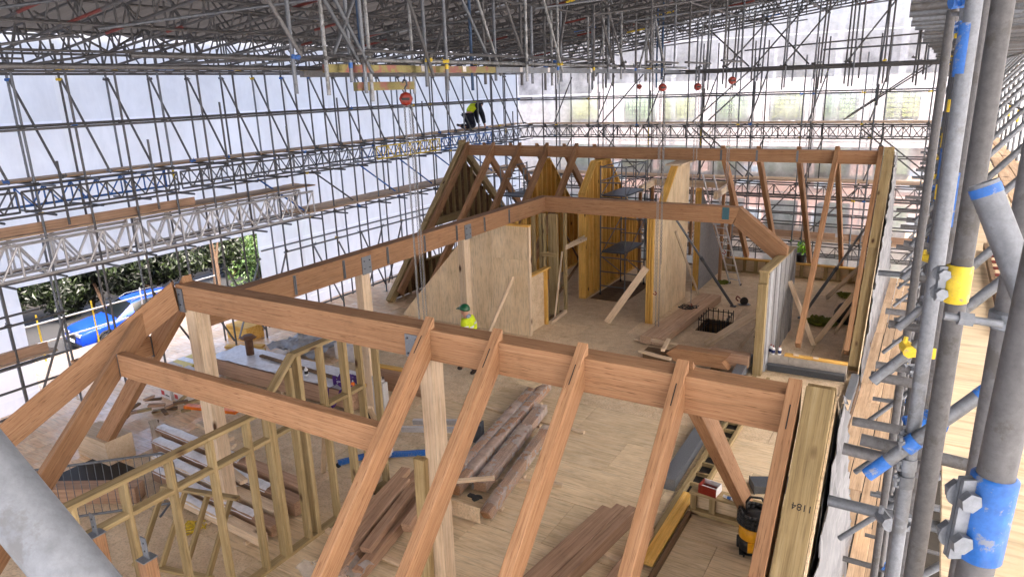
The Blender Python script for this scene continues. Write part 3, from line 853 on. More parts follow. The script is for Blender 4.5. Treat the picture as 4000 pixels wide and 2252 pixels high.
# near details: sleeve couplers, blue ended tube, swivel couplers
def sleeve(p0, p1, r, mat, parent, name, bolts, side):
    """pressed sleeve clamp: split shell with flange plates, bolts and nuts"""
    p0 = V(p0); p1 = V(p1); M = frame(p0, p1, (0, 1, 0)); L = (p1 - p0).length
    t = MB()
    n = 24
    vs = []; fs = []
    prof = [(r * 1.02, 0), (r * 1.26, .004), (r * 1.26, L - .004), (r * 1.02, L)]
    for rr_, xx in prof:
        for i in range(n):
            a = 2 * math.pi * i / n
            vs.append(M @ V((xx, math.cos(a) * rr_, math.sin(a) * rr_)))
    for k in range(3):
        for i in range(n):
            j = (i + 1) % n; fs.append((k*n+i, k*n+j, (k+1)*n+j, (k+1)*n+i))
    t.add(vs, fs)
    o = t.build(name, mat, parent, smooth=True)
    s = V(side).normalized(); ax = (p1 - p0).normalized(); nrm = ax.cross(s)
    fl = MB()
    Mf = Matrix((ax, s, nrm)).transposed().to_4x4(); Mf.translation = p0
    fl.box((.004, r * 1.1, -.007), (L - .004, r * 2.0, -.001), Mf); fl.box((.004, r * 1.1, .001), (L - .004, r * 2.0, .007), Mf)
    fl.build('flange', STEEL, o)
    for b in range(bolts):
        xx = L * (b + .5) / bolts
        bb = MB()
        bb.tube(Mf @ V((xx, r * 1.6, -.03)), Mf @ V((xx, r * 1.6, .016)), .0085, 12)
        bb.tube(Mf @ V((xx, r * 1.6, .007)), Mf @ V((xx, r * 1.6, .019)), .0155, 6)
        bb.tube(Mf @ V((xx, r * 1.6, -.024)), Mf @ V((xx, r * 1.6, -.008)), .0165, 6)
        bb.tube(Mf @ V((xx, r * 1.6, -.0095)), Mf @ V((xx, r * 1.6, -.007)), .021, 14)
        bb.build('bolt', STEEL, o)
    return o
def lerp_e(z): return (.092 + (.142 - .092) * (z - 5.2) / 1.7, 1.115, z)
sleeve(lerp_e(6.205), lerp_e(6.345), NR, BLUEP, rsf, 'sleeve_coupler', 2, (-.85, -.5, 0))
sleeve((.0828, 2.056, 6.335), (.0835, 2.056, 6.435), NR, YELP, rsf, 'sleeve_coupler', 2, (-.9, -.35, 0))
# rail passing close under the lens at the lower left
tube('guard_rail', (-.95, .17, 6.93), (-.43, .245, 6.40), NR, GALV, rsf, 24)
tube('guard_brace', (.074, 1.445, 6.719), (.36, 1.40, 6.10), NR, GALV, rsf, 24)
tube('paint_mark', (.0765, 1.4446, 6.7136), (.083, 1.4436, 6.6995), NR * 1.04, BLUEP, rsf, 24)
# tube with blue painted ends
bp0, bp1 = V((-.085, 2.62, 5.49)), V((.40, 2.74, 6.05))
tube('brace', bp0, bp1, NR, GALV, rsf, 20); tube('paint_mark', bp0 - (bp1 - bp0) * .002, bp0.lerp(bp1, .12), NR * 1.03, BLUEP, rsf, 20); tube('paint_mark', bp0.lerp(bp1, .62), bp0.lerp(bp1, .9), NR * 1.03, BLUEP, rsf, 20)
tube('transom', (-.13, 2.84, 5.52), (.3, 2.84, 5.5), NR, GALVD, rsf, 20)
def collar(p, ax, r, mat, h_=.024):
    p = V(p); a = V(ax).normalized(); o = tube('coupler_band', p - a * h_, p + a * h_, r * 1.28, mat, rsf, 20)
    b = MB(); s_ = a.orthogonal().normalized(); q = p + V((-.028, -.022, 0)); b.tube(q - a * .003 + V((0, 0, -.02)), q + V((-.004, -.006, .032)), .0065, 10); b.tube(q + V((0, 0, .004)), q + V((-.002, -.003, .018)), .0125, 6); b.tube(q + V((.004, .004, -.024)), q + V((.004, .004, -.014)), .0125, 6); b.build('coupler_bolt', STEEL, rsf)
zc = 5.632; qc = bp0.lerp(bp1, .255)
collar(qc, bp1 - bp0, NR, BLUEP); collar((.0382, 2.70, zc + .005), (0, 0, 1), NR, STEEL, .022); collar((.0375, 2.70, 5.53), (0, 0, 1), NR, STEEL); collar((.0372, 2.70, 5.46), (0, 0, 1), NR, GALV); collar((.075, 3.35, 5.75), (0, 0, 1), NR, YELP)
bz = MB()
bz.tube((.05, 1.60, 6.43), (.15, 1.62, 6.42), .008, 12); bz.tube((.075, 1.605, 6.4275), (.1, 1.61, 6.425), .015, 6); bz.lathe([(.0265, -.02), (.033, -.015), (.033, .015), (.0265, .02)], 16, Matrix.Translation((.1605, 1.66, 6.42)))
bz.build('clamp_bolt', STEEL, rsf)
# inclined aluminium ladder lying in the walkway hatch
lad = thing('hatch_ladder', 'brown runged ladder section lying across the walkway hatch', 'ladder', (.8, 6.2, 5.22))
for x in (.5, .9): slab('stile', (x, 5.4, 5.225), (x + .03, 8.2, 5.285), DARKT, lad)
for k in range(11): tube('rung', (.53, 5.5 + k * .25, 5.255), (.9, 5.5 + k * .25, 5.255), .014, MAROON, lad, 8)

# ================================================================ TIMBER FRAME
S2 = math.sqrt(.5)
def rafter(x, yr_, zr_, run, sgn, parent, w=.125, h=.28, mat=None, name='rafter'):
    """45 degree rafter in the plane x, its top edge meeting the ridge face at (yr_, zr_); sgn -1 runs down towards the viewer"""
    n = V((0, sgn * S2, S2)); d = V((0, sgn * S2, -S2))
    p0 = V((x, yr_, zr_)) - n * (h / 2)
    return beam(name, p0, p0 + d * run * math.sqrt(2), w, h, mat or LVL, parent, upv=n, k0=-1)
def plate(name, lo, hi, parent, mat=None, bolts=()):
    o = slab(name, lo, hi, mat or STEEL, parent)
    for (p, d) in bolts: tube('bolt', p, V(p) + V(d), .012, DSTEEL, o, 8)
    return o

# ---- near wing
nw = thing('roof_frame', 'near timber roof frame with long ridge beam and sloping rafters in front', 'timber frame', (-5, 6.5, 0))
beam('ridge_beam', (-10.1, 6.52, 3.9), (-.86, 6.52, 3.9), .29, .4, LVL, nw)
for i, x in enumerate((-5.129, -4.142, -3.057, -1.952, -.886)):
    r_ = rafter(x, 6.373, 4.133, 4.2, -1, nw)
    p = V((x, 6.373, 4.133)); d = V((0, -S2, -S2)); n = V((0, -S2, S2))
    mb = MB(); Mx = Matrix((V((1, 0, 0)), d, n)).transposed().to_4x4(); Mx.translation = p
    mb.box((-.006, .12, -.02), (.006, .36, .0012), Mx)
    mb.build('slot_shade', BLACK, r_)  # black box paints the dark inside the routed groove
rafter(-1.95, 6.667, 4.1, 3.55, 1, nw, w=.15)
plate('ridge_plate', (-5.46, 6.360, 3.70), (-5.19, 6.374, 4.0), nw, bolts=[((-5.42, 6.36, 3.95), (0, -.02, 0)), ((-5.28, 6.36, 3.95), (0, -.02, 0)), ((-5.42, 6.36, 3.75), (0, -.02, 0))])
plate('ridge_plate', (-10.06, 6.355, 3.66), (-9.93, 6.374, 4.04), nw, bolts=[((-10.0, 6.355, 3.95), (0, -.02, 0)), ((-10.0, 6.355, 3.78), (0, -.02, 0))])
# corner: hip rafter, jack rafter, end rafter, trimmers
hp0 = V((-10.1, 6.36, 3.92)); hd = V((-1, -1, -1.03)).normalized()
beam('hip_rafter', hp0, hp0 + hd * 6.6, .14, .4, LVL, nw, upv=(0, 0, 1), k0=-.6)
jn = V((0, -S2, S2)); jd = V((0, -S2, -S2)); jp = V((-10.47, 5.95, 3.71)) - jn * .14
beam('jack_rafter', jp, jp + jd * 5.2, .125, .28, LVL, nw, upv=jn, k0=-1)
en = V((-S2, 0, S2)); ed = V((-S2, 0, -S2)); ep = V((-10.12, 6.55, 4.1)) - en * .14
beam('end_rafter', ep, ep + ed * 5.2, .16, .3, LVL, nw, upv=en, k0=-1)
beam('trimmer', (-10.40, 5.50, 3.02), (-5.19, 5.50, 3.02), .14, .36, LVL, nw)
beam('trimmer', (-11.25, 5.2, 2.85), (-11.25, 6.47, 2.85), .12, .34, LVL, nw)
slab('angle_bracket', (-10.396, 5.425, 2.84), (-10.38, 5.575, 3.2), DSTEEL, nw)
slab('angle_bracket', (-11.33, 6.455, 2.66), (-11.17, 6.468, 3.03), DSTEEL, nw)
# posts under the ridge
for (x, mt) in ((-9.86, PINE), (-5.2, PINE)):
    beam('post', (x, 6.52, 0), (x, 6.52, 3.698), .27 if x < -9 else .2, .24, mt, nw, upv=(0, 1, 0))
beam('post_packer', (-5.36, 6.33, .0), (-5.34, 6.345, 2.3), .17, .1, TREATED, nw, upv=(0, 1, 0))
# gable edge: treated studs, ply edge, membrane
gl = thing('gable_wall', 'treated timber gable wall end with torn white membrane at the lower right', 'wall', (-.6, 6.5, 0))
gn = V((0, -S2, S2)); gd = V((0, -S2, -S2))
gp = V((-.665, 6.36, 4.1)) - gn * .13
b_ = beam('gable_rafter', gp, gp + gd * 2.35, .245, .26, TREATED, gl, upv=gn, k0=-1)
beam('gable_rafter', gp + gd * 2.353, gp + gd * 5.4, .245, .25, TREATED, gl, upv=gn)
gn2 = V((0, S2, S2)); gd2 = V((0, S2, -S2)); gp2 = V((-.665, 6.66, 4.08)) - gn2 * .13
beam('gable_rafter', gp2, gp2 + gd2 * 5.2, .245, .26, TREATED, gl, upv=gn2, k0=-1)
beam('gable_ridge_block', (-.79, 6.51, 3.95), (-.545, 6.51, 3.95), .27, .26, TREATED, gl)
mb = MB(); mb.prism([(1.9, .02), (1.9, -.2), (11.1, -.2), (11.1, .02), (6.52, 4.12)], -.538, -.52, 'x'); mb.build('sheathing', PLY, gl)
def crumpled(poly_fn, a0, a1, z0, z1, x, amp, seed, res=.07):
    na = int((a1 - a0) / res); nz = int((z1 - z0) / res); vs = []; fs = []; idx = {}
    for j in range(nz + 1):
        for i in range(na + 1):
            a = a0 + (a1 - a0) * i / na; z = z0 + (z1 - z0) * j / nz
            d = amp * abs(noise.noise(V((a * 3, z * 2.0, seed)))) + amp * .8 * noise.noise(V((a * 8, z * 3, seed + 5)))
            lim = poly_fn(a) + .07 * noise.noise(V((a * 6, seed, 1)))
            vs.append((x + d, a, min(z, lim)))
            idx[i, j] = z - (z1 - z0) / nz <= lim
    for j in range(nz):
        for i in range(na):
            if idx[i, j] or idx[i + 1, j]:
                k = j * (na + 1) + i; fs.append((k, k + 1, k + na + 2, k + na + 1))
    mb = MB(); mb.add(vs, fs); return mb
crumpled(lambda a: 4.14 - abs(a - 6.52), 1.9, 11.1, -.2, 4.2, -.475, .055, 3).build('membrane', GABM, gl, smooth=True)
crumpled(lambda a: 4.06 - abs(a - 6.52), 1.9, 11.1, -.2, 4.2, -.505, .02, 8).build('membrane_backing', MEMB, gl, smooth=True)
Mt = Matrix((V((-1, 0, 0)), gd, gn)).transposed().to_4x4(); Mt.translation = gp + gn * .1312 + gd * .95 + V((.11, 0, 0))
text_mesh('lettering', '1184', .085, BLACK, Mt, gl)
Mt = Matrix((V((0, 1, 0)), V((0, 0, 1)), V((1, 0, 0)))).transposed().to_4x4(); Mt.translation = V((-.405, 4.35, 1.72))
BLUEINK = plain('blue print', (90, 140, 200), .6)
text_mesh('print', '200', .26, BLUEINK, Mt, gl)
# ---- link between the wings
lk = thing('link_roof_frame', 'connecting ridge beam turning a corner above the plywood wall', 'timber frame', (-10.2, 13, 0))
beam('ridge_beam', (-10.245, 6.68, 3.465), (-10.245, 18.74, 3.465), .29, .45, LVL, lk)
beam('ridge_beam', (-10.39, 18.9, 3.465), (-4.37, 18.9, 3.465), .30, .45, LVL, lk, k1=.42)
beam('drop_beam', (-4.37, 18.9, 3.465), (-3.05, 18.9, 2.42), .30, .45, LVL, lk, k0=-.42, k1=-.75)
for yv in (8.76, 10.06, 11.41, 12.73, 14.04, 15.32, 16.59):
    o = slab('joist_hanger', (-10.098, yv - .03, 3.28), (-10.084, yv + .03, 3.66), GALV, lk)
    slab('hanger_rib', (-10.083, yv - .008, 3.29), (-10.07, yv + .008, 3.65), DSTEEL, o)
for yv in (10.72, 14.53):
    plate('ridge_plate', (-10.098, yv - .14, 3.22), (-10.082, yv + .14, 3.60), lk, bolts=[((-10.082, yv + a, 3.35 + b), (.025, 0, 0)) for a in (-.08, .08) for b in (0, .16)])
    beam('post', (-10.245, yv, 0), (-10.245, yv, 3.238), .26, .2, PINE, lk, upv=(1, 0, 0))
plate('ridge_plate', (-4.74, 18.73, 3.36), (-4.56, 18.748, 3.68), lk, metal('teal plate', (70, 110, 120), .5, .4))

# ---- far wing
fw = thing('roof_frame', 'far timber roof frame with rafters crossing below its long ridge beam', 'timber frame', (-8, 22.3, 0))
beam('ridge_beam', (-15.3, 22.3, 4.715), (-1.34, 22.3, 4.715), .28, .37, LVL, fw)
for x in (-15.25, -14.11, -12.98, -11.87, -10.71, -2.46, -1.34):
    rafter(x, 22.158, 4.93, 4.55 if x < -9 else 4.4, -1, fw, w=.13 if x < -9 else .12, h=.26)
for x in (-14.6, -13.45, -12.35, -11.25, -10.1, -5.73, -4.66, -3.51, -2.46):
    rafter(x, 22.442, 4.9, 4.3, 1, fw, w=.13, h=.26)
for x in (-5.73, -4.66, -3.51):
    o = slab('joist_hanger', (x - .03, 22.145, 4.56), (x + .03, 22.158, 4.88), GALV, fw)
beam('collar', (-10.6, 24.4, 2.6), (-9.7, 24.4, 2.6), .12, .3, LVL, fw)
gfw = thing('gable_wall', 'treated far gable wall end with white membrane beside the walkway boards', 'wall', (-1.1, 22, 0))
g2 = V((-1.135, 22.158, 4.92)) - gn * .14
beam('gable_rafter', g2, g2 + gd * 3.2, .24, .28, TREATED, gfw, upv=gn, k0=-1)
beam('gable_rafter', g2 + gd * 3.203, g2 + gd * 6.6, .24, .27, TREATED, gfw, upv=gn)
g3 = V((-1.135, 22.16, 4.92)) - gn2 * .14
beam('gable_rafter', g3, g3 + gd2 * 6.2, .24, .28, TREATED, gfw, upv=gn2, k0=-1)
mb = MB(); mb.prism([(17.3, .3), (17.3, -.2), (26.8, -.2), (26.8, .3), (22.2, 4.9)], -1.012, -.998, 'x'); mb.build('sheathing', PLY, gfw)
crumpled(lambda a: 4.96 - abs(a - 22.2), 17.2, 26.9, -.3, 5.0, -.965, .06, 12, .09).build('membrane', GABM, gfw, smooth=True)
# left gable of the far wing, open studs
lg = thing('gable_wall', 'dark stud gable wall at the left end of the far wing with a window opening', 'wall', (-15.5, 22, 0))
rn = gn
t0 = V((-15.48, 22.2, 5.0)) - rn * .13
beam('gable_rafter', t0, t0 + gd * 6.9, .2, .26, TREATED, lg, upv=rn, k0=-1)
t1 = V((-15.48, 22.2, 5.0)) - gn2 * .13
beam('gable_rafter', t1, t1 + gd2 * 6.4, .2, .26, TREATED, lg, upv=gn2, k0=-1)
yv = 18.1
while yv < 26.3:
    top = 4.55 - abs(yv - 22.2)
    if 19.9 < yv < 21.6:
        if top > 2.3: beam('stud', (-15.48, yv, 2.45), (-15.48, yv, top), .05, .14, TREATED, lg, upv=(1, 0, 0))
        beam('stud', (-15.48, yv, .05), (-15.48, yv, 1.0), .05, .14, TREATED, lg, upv=(1, 0, 0))
    elif top > .3: beam('stud', (-15.48, yv, .05), (-15.48, yv, top), .05, .14, TREATED, lg, upv=(1, 0, 0))
    yv += .42
beam('lintel', (-15.44, 19.6, 2.32), (-15.44, 22.3, 2.32), .16, .28, TREATED, lg)
beam('sill', (-15.48, 19.6, 1.03), (-15.48, 21.8, 1.03), .14, .06, TREATED, lg)
for (a, b, c_, d_) in ((17.7, 19.7, .02, 0), (21.75, 26.3, .02, 0)):
    pts = [(a, .02), (b, .02), (b, max(.05, 4.6 - abs(b - 22.2)))] + ([(22.2, 4.6)] if a < 22.2 < b else []) + [(a, max(.05, 4.6 - abs(a - 22.2)))]
    mb = MB(); mb.prism(pts, -15.62, -15.6, 'x'); mb.build('sheathing', DARKT, lg)
mb = MB(); mb.prism([(19.702, 2.4), (21.748, 2.4), (21.748, 4.13), (19.702, 2.1)], -15.62, -15.6, 'x'); mb.build('sheathing', DARKT, lg)
mb = MB(); mb.prism([(19.702, .02), (21.748, .02), (21.748, 1.0), (19.702, 1.0)], -15.62, -15.6, 'x'); mb.build('sheathing', DARKT, lg)

# ---- partition walls under the far wing
def gable_partition(label, xr, xl, prof, stud_mat, face_mat, panel_breaks, studs=True, front='post', extra=None):
    """wall across the wing: prof is the list of (y, z) along its top from the near end to the far end"""
    t = thing('partition_wall', label, 'wall', ((xr + xl) / 2, (prof[0][0] + prof[-1][0]) / 2, 0))
    def top(y):
        for (a, za), (b, zb2) in zip(prof, prof[1:]):
            if a <= y <= b: return za + (zb2 - za) * (y - a) / (b - a)
        return prof[-1][1]
    xm = (xr + xl) / 2
    th = abs(xr - xl)
    for (a, za), (b, zb2) in zip(prof, prof[1:]):      # sloping top plates
        d = V((0, b - a, zb2 - za)).normalized(); nn = V((0, -d.z, d.y))
        beam('top_plate', V((xm, a, za)) + nn * .025, V((xm, b, zb2)) + nn * .025, th, .05, stud_mat, t, upv=nn)
    y0, y1 = prof[0][0], prof[-1][0]
    beam('bottom_plate', (xm, y0, .03), (xm, y1, .03), th, .055, stud_mat, t)
    beam('end_post', (xm, y0 + .05, .06), (xm, y0 + .05, top(y0 + .1) - .01), th, .1, stud_mat, t, upv=(0, 1, 0))
    if studs:
        y = y0 + .3
        while y < y1 - .05:
            beam('stud', (xm, y, .06), (xm, y, top(y) - .01), th * .96, .05 if int(y * 10) % 3 else .14, stud_mat, t, upv=(0, 1, 0))
            y += .36
    for side, fm in face_mat:
        ys = [y0] + panel_breaks + [y1]
        for a, b in zip(ys, ys[1:]):
            pts = [(a + .003, .01), (b - .003, .01), (b - .003, top(b - .003))] + [(p, z) for p, z in reversed(prof) if a + .003 < p < b - .003] + [(a + .003, top(a + .003))]
            mb = MB()
            if side == 'r': mb.prism(pts, xr + .002, xr + .014, 'x')
            else: mb.prism(pts, xl - .014, xl - .002, 'x')
            mb.build('panel', fm, t)
    return t
w3 = gable_partition('tall plywood-faced partition with a yellow end post beside the scaffold tower', -6.72, -6.94, [(18.82 + .25, 3.2), (19.65, 3.2), (21.05, 4.46), (22.2, 4.46)], YELLOW, (('r', PLYW), ('l', PLYW)), [20.2, 21.3], studs=False)
beam('head_plate', (-6.83, 20.9, 4.515), (-6.83, 22.5, 4.515), .5, .05, PINE, w3)
for k in range(3): beam('end_post', (-6.83 + (k - 1) * .08, 19.05, .02), (-6.83 + (k - 1) * .08, 19.05, 3.2), .05, .07, YELLOW, w3, upv=(0, 1, 0))
gable_partition('plywood partition with a grey membrane face behind the tall ladder', -6.55, -6.75, [(23.1, 3.5), (25.8, .9)], YELLOW, (('r', MEMB), ('l', PLY)), [24.2])
gable_partition('open yellow stud partition left of the scaffold tower', -9.62, -9.86, [(20.58, 3.52), (21.55, 4.46), (22.6, 4.46), (25.9, 1.2)], YELLOW, (('l', OSB),), [22, 23.4])
gable_partition('yellow stud gable partition between the crossing rafters further left', -11.95, -12.15, [(20.6, 2.75), (22.25, 4.42), (22.6, 4.42), (25.9, 1.1)], YELLOW, (('l', YELLOW),), [21.6, 22.8, 24.0])
# triangular plywood wall under the link ridge
pw = thing('partition_wall', 'large sloping plywood wall behind the worker in the green helmet', 'wall', (-12, 16.6, 0))
def pz(x): return 3.2 if x > -11.2 else max(.02, 3.2 - (-11.2 - x) * 1.06)
xsx = [-14.15, -13.1, -11.9, -10.68, -9.5]
for a, b in zip(xsx, xsx[1:]):
    pts = [(a + .003, .01), (b - .003, .01), (b - .003, pz(b - .003))] + ([(-11.2, 3.2)] if a < -11.2 < b else []) + [(a + .003, pz(a + .003))]
    mb = MB()
    if b > -10: 
        mb.prism([(a + .003, .01), (b - .003, .01), (b - .003, 2.25), (a + .003, 2.25)], 16.52, 16.535, 'y'); mb.build('panel', PLYW, pw)
        mb = MB(); mb.prism([(a + .003, 2.256), (b - .003, 2.256), (b - .003, 3.2), (a + .003, 3.2)], 16.52, 16.535, 'y')
    else: mb.prism(pts, 16.52, 16.535, 'y')
    mb.build('panel', PLYW, pw)
for x in [-9.55, -9.95, -10.35, -10.75, -11.15, -11.6, -12.0, -12.4, -12.8, -13.2, -13.6]:
    beam('stud', (x, 16.6, .05), (x, 16.6, pz(x) - .05), .05, .12, PINE, pw, upv=(0, 1, 0))
beam('top_plate', (-11.25, 16.6, 3.225), (-9.45, 16.6, 3.225), .16, .045, YELLOW, pw)
beam('bottom_plate', (-14.1, 16.6, .025), (-9.5, 16.6, .025), .12, .05, PINE, pw)
beam('end_stud', (-9.47, 16.58, .01), (-9.47, 16.58, 3.2), .05, .13, PINE, pw, upv=(0, 1, 0))
# half-height wall and treated studs beside the doorway
hw = thing('partition_wall', 'half-height chipboard wall with a yellow cap beside the doorway', 'wall', (-9.55, 17.2, 0))
slab('panel', (-9.62, 16.66, .02), (-9.60, 17.62, 1.72), OSB, hw)
beam('cap', (-9.57, 16.62, 1.75), (-9.57, 17.85, 1.75), .18, .05, YELLOW, hw)
beam('stud', (-9.56, 17.68, .02), (-9.56, 17.68, 1.72), .1, .09, YELLOW, hw, upv=(0, 1, 0))
beam('bottom_plate', (-9.7, 16.9, .03), (-9.7, 19.0, .03), .12, .05, DARKT, hw)
beam('loose_plate', (-9.45, 17.75, .06), (-9.55, 18.95, .06), .1, .1, PINE, hw)
ds = thing('stud_panel', 'treated stud panel standing under the corner of the link beam', 'wall', (-9.8, 18.6, 0))
for (x, yv, w_, mt) in ((-9.58, 19.02, .09, TREATED), (-9.78, 18.62, .3, TREATED), (-10.06, 18.6, .08, TREATED), (-10.2, 18.62, .1, TREATED), (-10.45, 18.6, .09, TREATED), (-10.75, 18.6, .09, YELLOW), (-11.05, 18.6, .07, YELLOW)):
    beam('stud', (x, yv, .02), (x, yv, 3.22), .12, w_, mt, ds, upv=(1, 0, 0))
beam('nogging', (-10.2, 18.56, 1.95), (-9.66, 18.56, 1.95), .06, .12, TREATED, ds)
slab('rail', (-9.52, 19.05, 2.05), (-8.6 - .95, 20.5, 2.15), PINE, ds)
beam('crossing_rail', (-9.53, 18.95, 2.12), (-9.66, 20.7, 2.12), .04, .14, PINE, ds)
# membrane-faced wall carrying the drop beam
mw = thing('partition_wall', 'short treated wall faced with grey slatted membrane under the sloping beam', 'wall', (-3.15, 18, 0))
beam('end_stud', (-3.16, 16.56, .0), (-3.16, 16.56, 2.3), .2, .1, TREATED, mw, upv=(0, 1, 0))
beam('end_stud', (-3.16, 16.68, .0), (-3.16, 16.68, 2.56), .2, .1, TREATED, mw, upv=(0, 1, 0))
beam('top_plate', (-3.16, 16.62, 2.585), (-3.16, 20.3, 2.42), .24, .05, TREATED, mw)
slab('sheathing', (-3.075, 16.74, .02), (-3.06, 20.3, 2.4), MEMBW, mw)
for k in range(11): slab('membrane_pleat', (-3.058, 16.78 + k * .32, .03), (-3.02 - (k % 2) * .015, 17.06 + k * .32, 2.54 - k * .011), MEMB if k not in (0, 3) else MEMBW, mw)
beam('stud', (-3.2, 20.2, .02), (-3.2, 20.2, 2.38), .14, .1, TREATED, mw, upv=(0, 1, 0))
# block upstand with timber plate
up_ = thing('block_upstand', 'low pale blockwork upstand with a yellow plate and glue bottles', 'wall', (-2, 17.2, 0))
xb = -3.02
for k, L in enumerate((.28, .2, .42, .44, .44)):
    slab('block', (xb + .004, 17.12, .0), (xb + L - .004, 17.26, .37), BLOCK, up_); xb += L
slab('mortar_bed', (-3.02, 17.05, -.04), (-1.24, 17.255, .02), CONC, up_)
beam('plate', (-2.65, 17.2, .395), (-1.24, 17.2, .395), .16, .045, YELLOW, up_)
for x in (-2.45, -2.0): beam('block_off_cut', (x, 17.18, .43), (x + .12, 17.2, .43), .14, .02, PINE, up_)
ch = thing('steel_channel', 'galvanised steel channel between the gable walls turning towards the viewer', 'steel beam', (-2, 17, 0))
def channel(p0, p1, w, h, t_, mat, parent, name='channel'):
    M = frame(p0, p1); L = (V(p1) - V(p0)).length; mb = MB()
    mb.box((0, -w / 2, 0), (L, -w / 2 + t_, h), M); mb.box((0, -w / 2 + t_, 0), (L, w / 2, t_), M); mb.box((0, -w / 2 + t_, h - t_), (L, w / 2, h), M)
    return mb.build(name, mat, parent)
channel((-1.26, 16.95, -.05), (-3.0, 16.9, -.05), .16, .26, .014, DSTEEL, ch)
channel((-1.05, 9.6, -.05), (-1.05, 17.2, -.05), .16, .24, .014, STEEL, ch)
slab('stiffener', (-1.12, 15.0, .192), (-.98, 15.5, .235), PINE, ch)
# low stud wall at the far eaves
lw = thing('eaves_wall', 'low yellow-capped stud wall along the far eaves', 'wall', (-4, 26.2, 0))
beam('cap', (-6.6, 26.2, .52), (-1.3, 26.2, .52), .2, .05, YELLOW, lw)
beam('bottom_plate', (-6.6, 26.2, .025), (-1.3, 26.2, .025), .14, .05, TREATED, lw)
for k in range(14): beam('stud', (-6.5 + k * .4, 26.2, .05), (-6.5 + k * .4, 26.2, .495), .12, .06, TREATED, lw, upv=(0, 1, 0))
for k in range(3): slab('panel', (-6.6 + k * 1.77 + .004, 26.28, .01), (-6.6 + (k + 1) * 1.77 - .004, 26.3, .5), PLY, lw)
# pale dormer frame on the far slope
dm = thing('dormer_frame', 'pale dormer beams over the far partition near the short ladder', 'timber frame', (-7.8, 25, 3.2))
beam('dormer_beam', (-9.3, 25.9, 3.28), (-6.2, 25.9, 3.28), .12, .24, PINE, dm)
beam('dormer_beam', (-9.2, 25.83, 3.28), (-9.0, 23.9, 3.28), .12, .24, PINE, dm)
beam('dormer_beam', (-6.3, 25.83, 3.28), (-6.12, 23.2, 3.28), .12, .24, PINE, dm)
for x, yv in ((-9.25, 25.9), (-7.7, 25.9), (-6.25, 25.9), (-9.0, 23.95), (-6.2, 24.6)): beam('dormer_post', (x, yv, 0 if yv < 25 else .55), (x, yv, 3.158), .1, .12, LVL, dm, upv=(0, 1, 0))

# ---- near stud wall (treated), two heights
sw = thing('stud_partition', 'open treated stud wall in the lower left foreground', 'wall', (-8, 6, 0))
ysw = [3.35, 3.95, 4.55, 5.15, 5.75, 6.1]
beam('top_plate', (-8, 3.2, 2.51), (-8, 5.1, 2.51), .15, .058, TREATED, sw)
beam('top_plate', (-8, 5.103, 2.51), (-8, 6.2, 2.51), .15, .058, TREATED, sw)
beam('bottom_plate', (-8, 3.2, .025), (-8, 8.6, .025), .15, .058, TREATED, sw)
for i, y in enumerate(ysw):
    beam('stud', (-8, y, .05), (-8, y, 2.483), .145, .058, TREATED, sw, upv=(0, 1, 0))
    if i: beam('nogging', (-8, ysw[i-1] + .027, 2.05), (-8, y - .027, 2.05), .145, .058, TREATED, sw)
beam('stud', (-8, 6.17, .05), (-8, 6.17, 2.72), .145, .08, TREATED, sw, upv=(0, 1, 0))
beam('raked_plate', (-8, 6.2, 2.70), (-8, 6.72, 3.16), .15, .058, TREATED, sw, upv=(0, -.6, .7))
beam('top_plate', (-8, 6.72, 3.15), (-8, 8.6, 3.15), .15, .058, TREATED, sw)
for i, y in enumerate((6.6, 6.78, 7.25, 7.75, 8.1, 8.5)):
    beam('stud', (-8, y, .05), (-8, y, 3.0 if i == 0 else 3.122), .145, .058 if i not in (1, 3) else .08, TREATED, sw, upv=(0, 1, 0))
for a, b in ((6.82, 7.22), (7.29, 7.7), (7.8, 8.07)): beam('nogging', (-8, a, 2.1), (-8, b, 2.1), .145, .058, TREATED, sw)
for a, b in ((6.2, 6.57), ): beam('nogging', (-8, a, 2.05), (-8, b, 2.05), .145, .058, TREATED, sw)
# two short posts with steel shoes, and brown posts at the very corner
for (x, y, z, lb) in ((-7.86, 3.48, 2.1, 'short post with an upright steel shoe, left of the two below the stud wall'), (-7.0, 3.55, 2.03, 'short post with an upright steel shoe, right of the two below the stud wall')):
    t = thing('short_post', lb, 'post', (x, y, 0))
    beam('post', (x, y, 0), (x, y, z), .16, .14, LVL, t, upv=(0, 1, 0))
    slab('shoe_plate', (x - .075, y - .085, z), (x + .075, y + .085, z + .012), STEEL, t)
    slab('shoe_fin', (x - .05, y - .006, z + .012), (x + .05, y + .006, z + .27), STEEL, t)
    for zz in (.1, .2): tube('bolt', (x, y - .014, z + zz), (x, y + .014, z + zz), .012, DSTEEL, t, 8)
for (x, y, lb) in ((-9.8, 3.6, 'brown post at the left picture edge above the near rail'), (-9.1, 3.35, 'brown post half hidden by the near rail at the lower left')):
    t = thing('corner_post', lb, 'post', (x, y, 0)); beam('post', (x, y, 0), (x, y, 2.0), .2, .26, LVL, t, upv=(0, 1, 0)); slab('shoe_plate', (x - .1, y - .1, 2.001), (x + .1, y + .1, 2.012), STEEL, t)

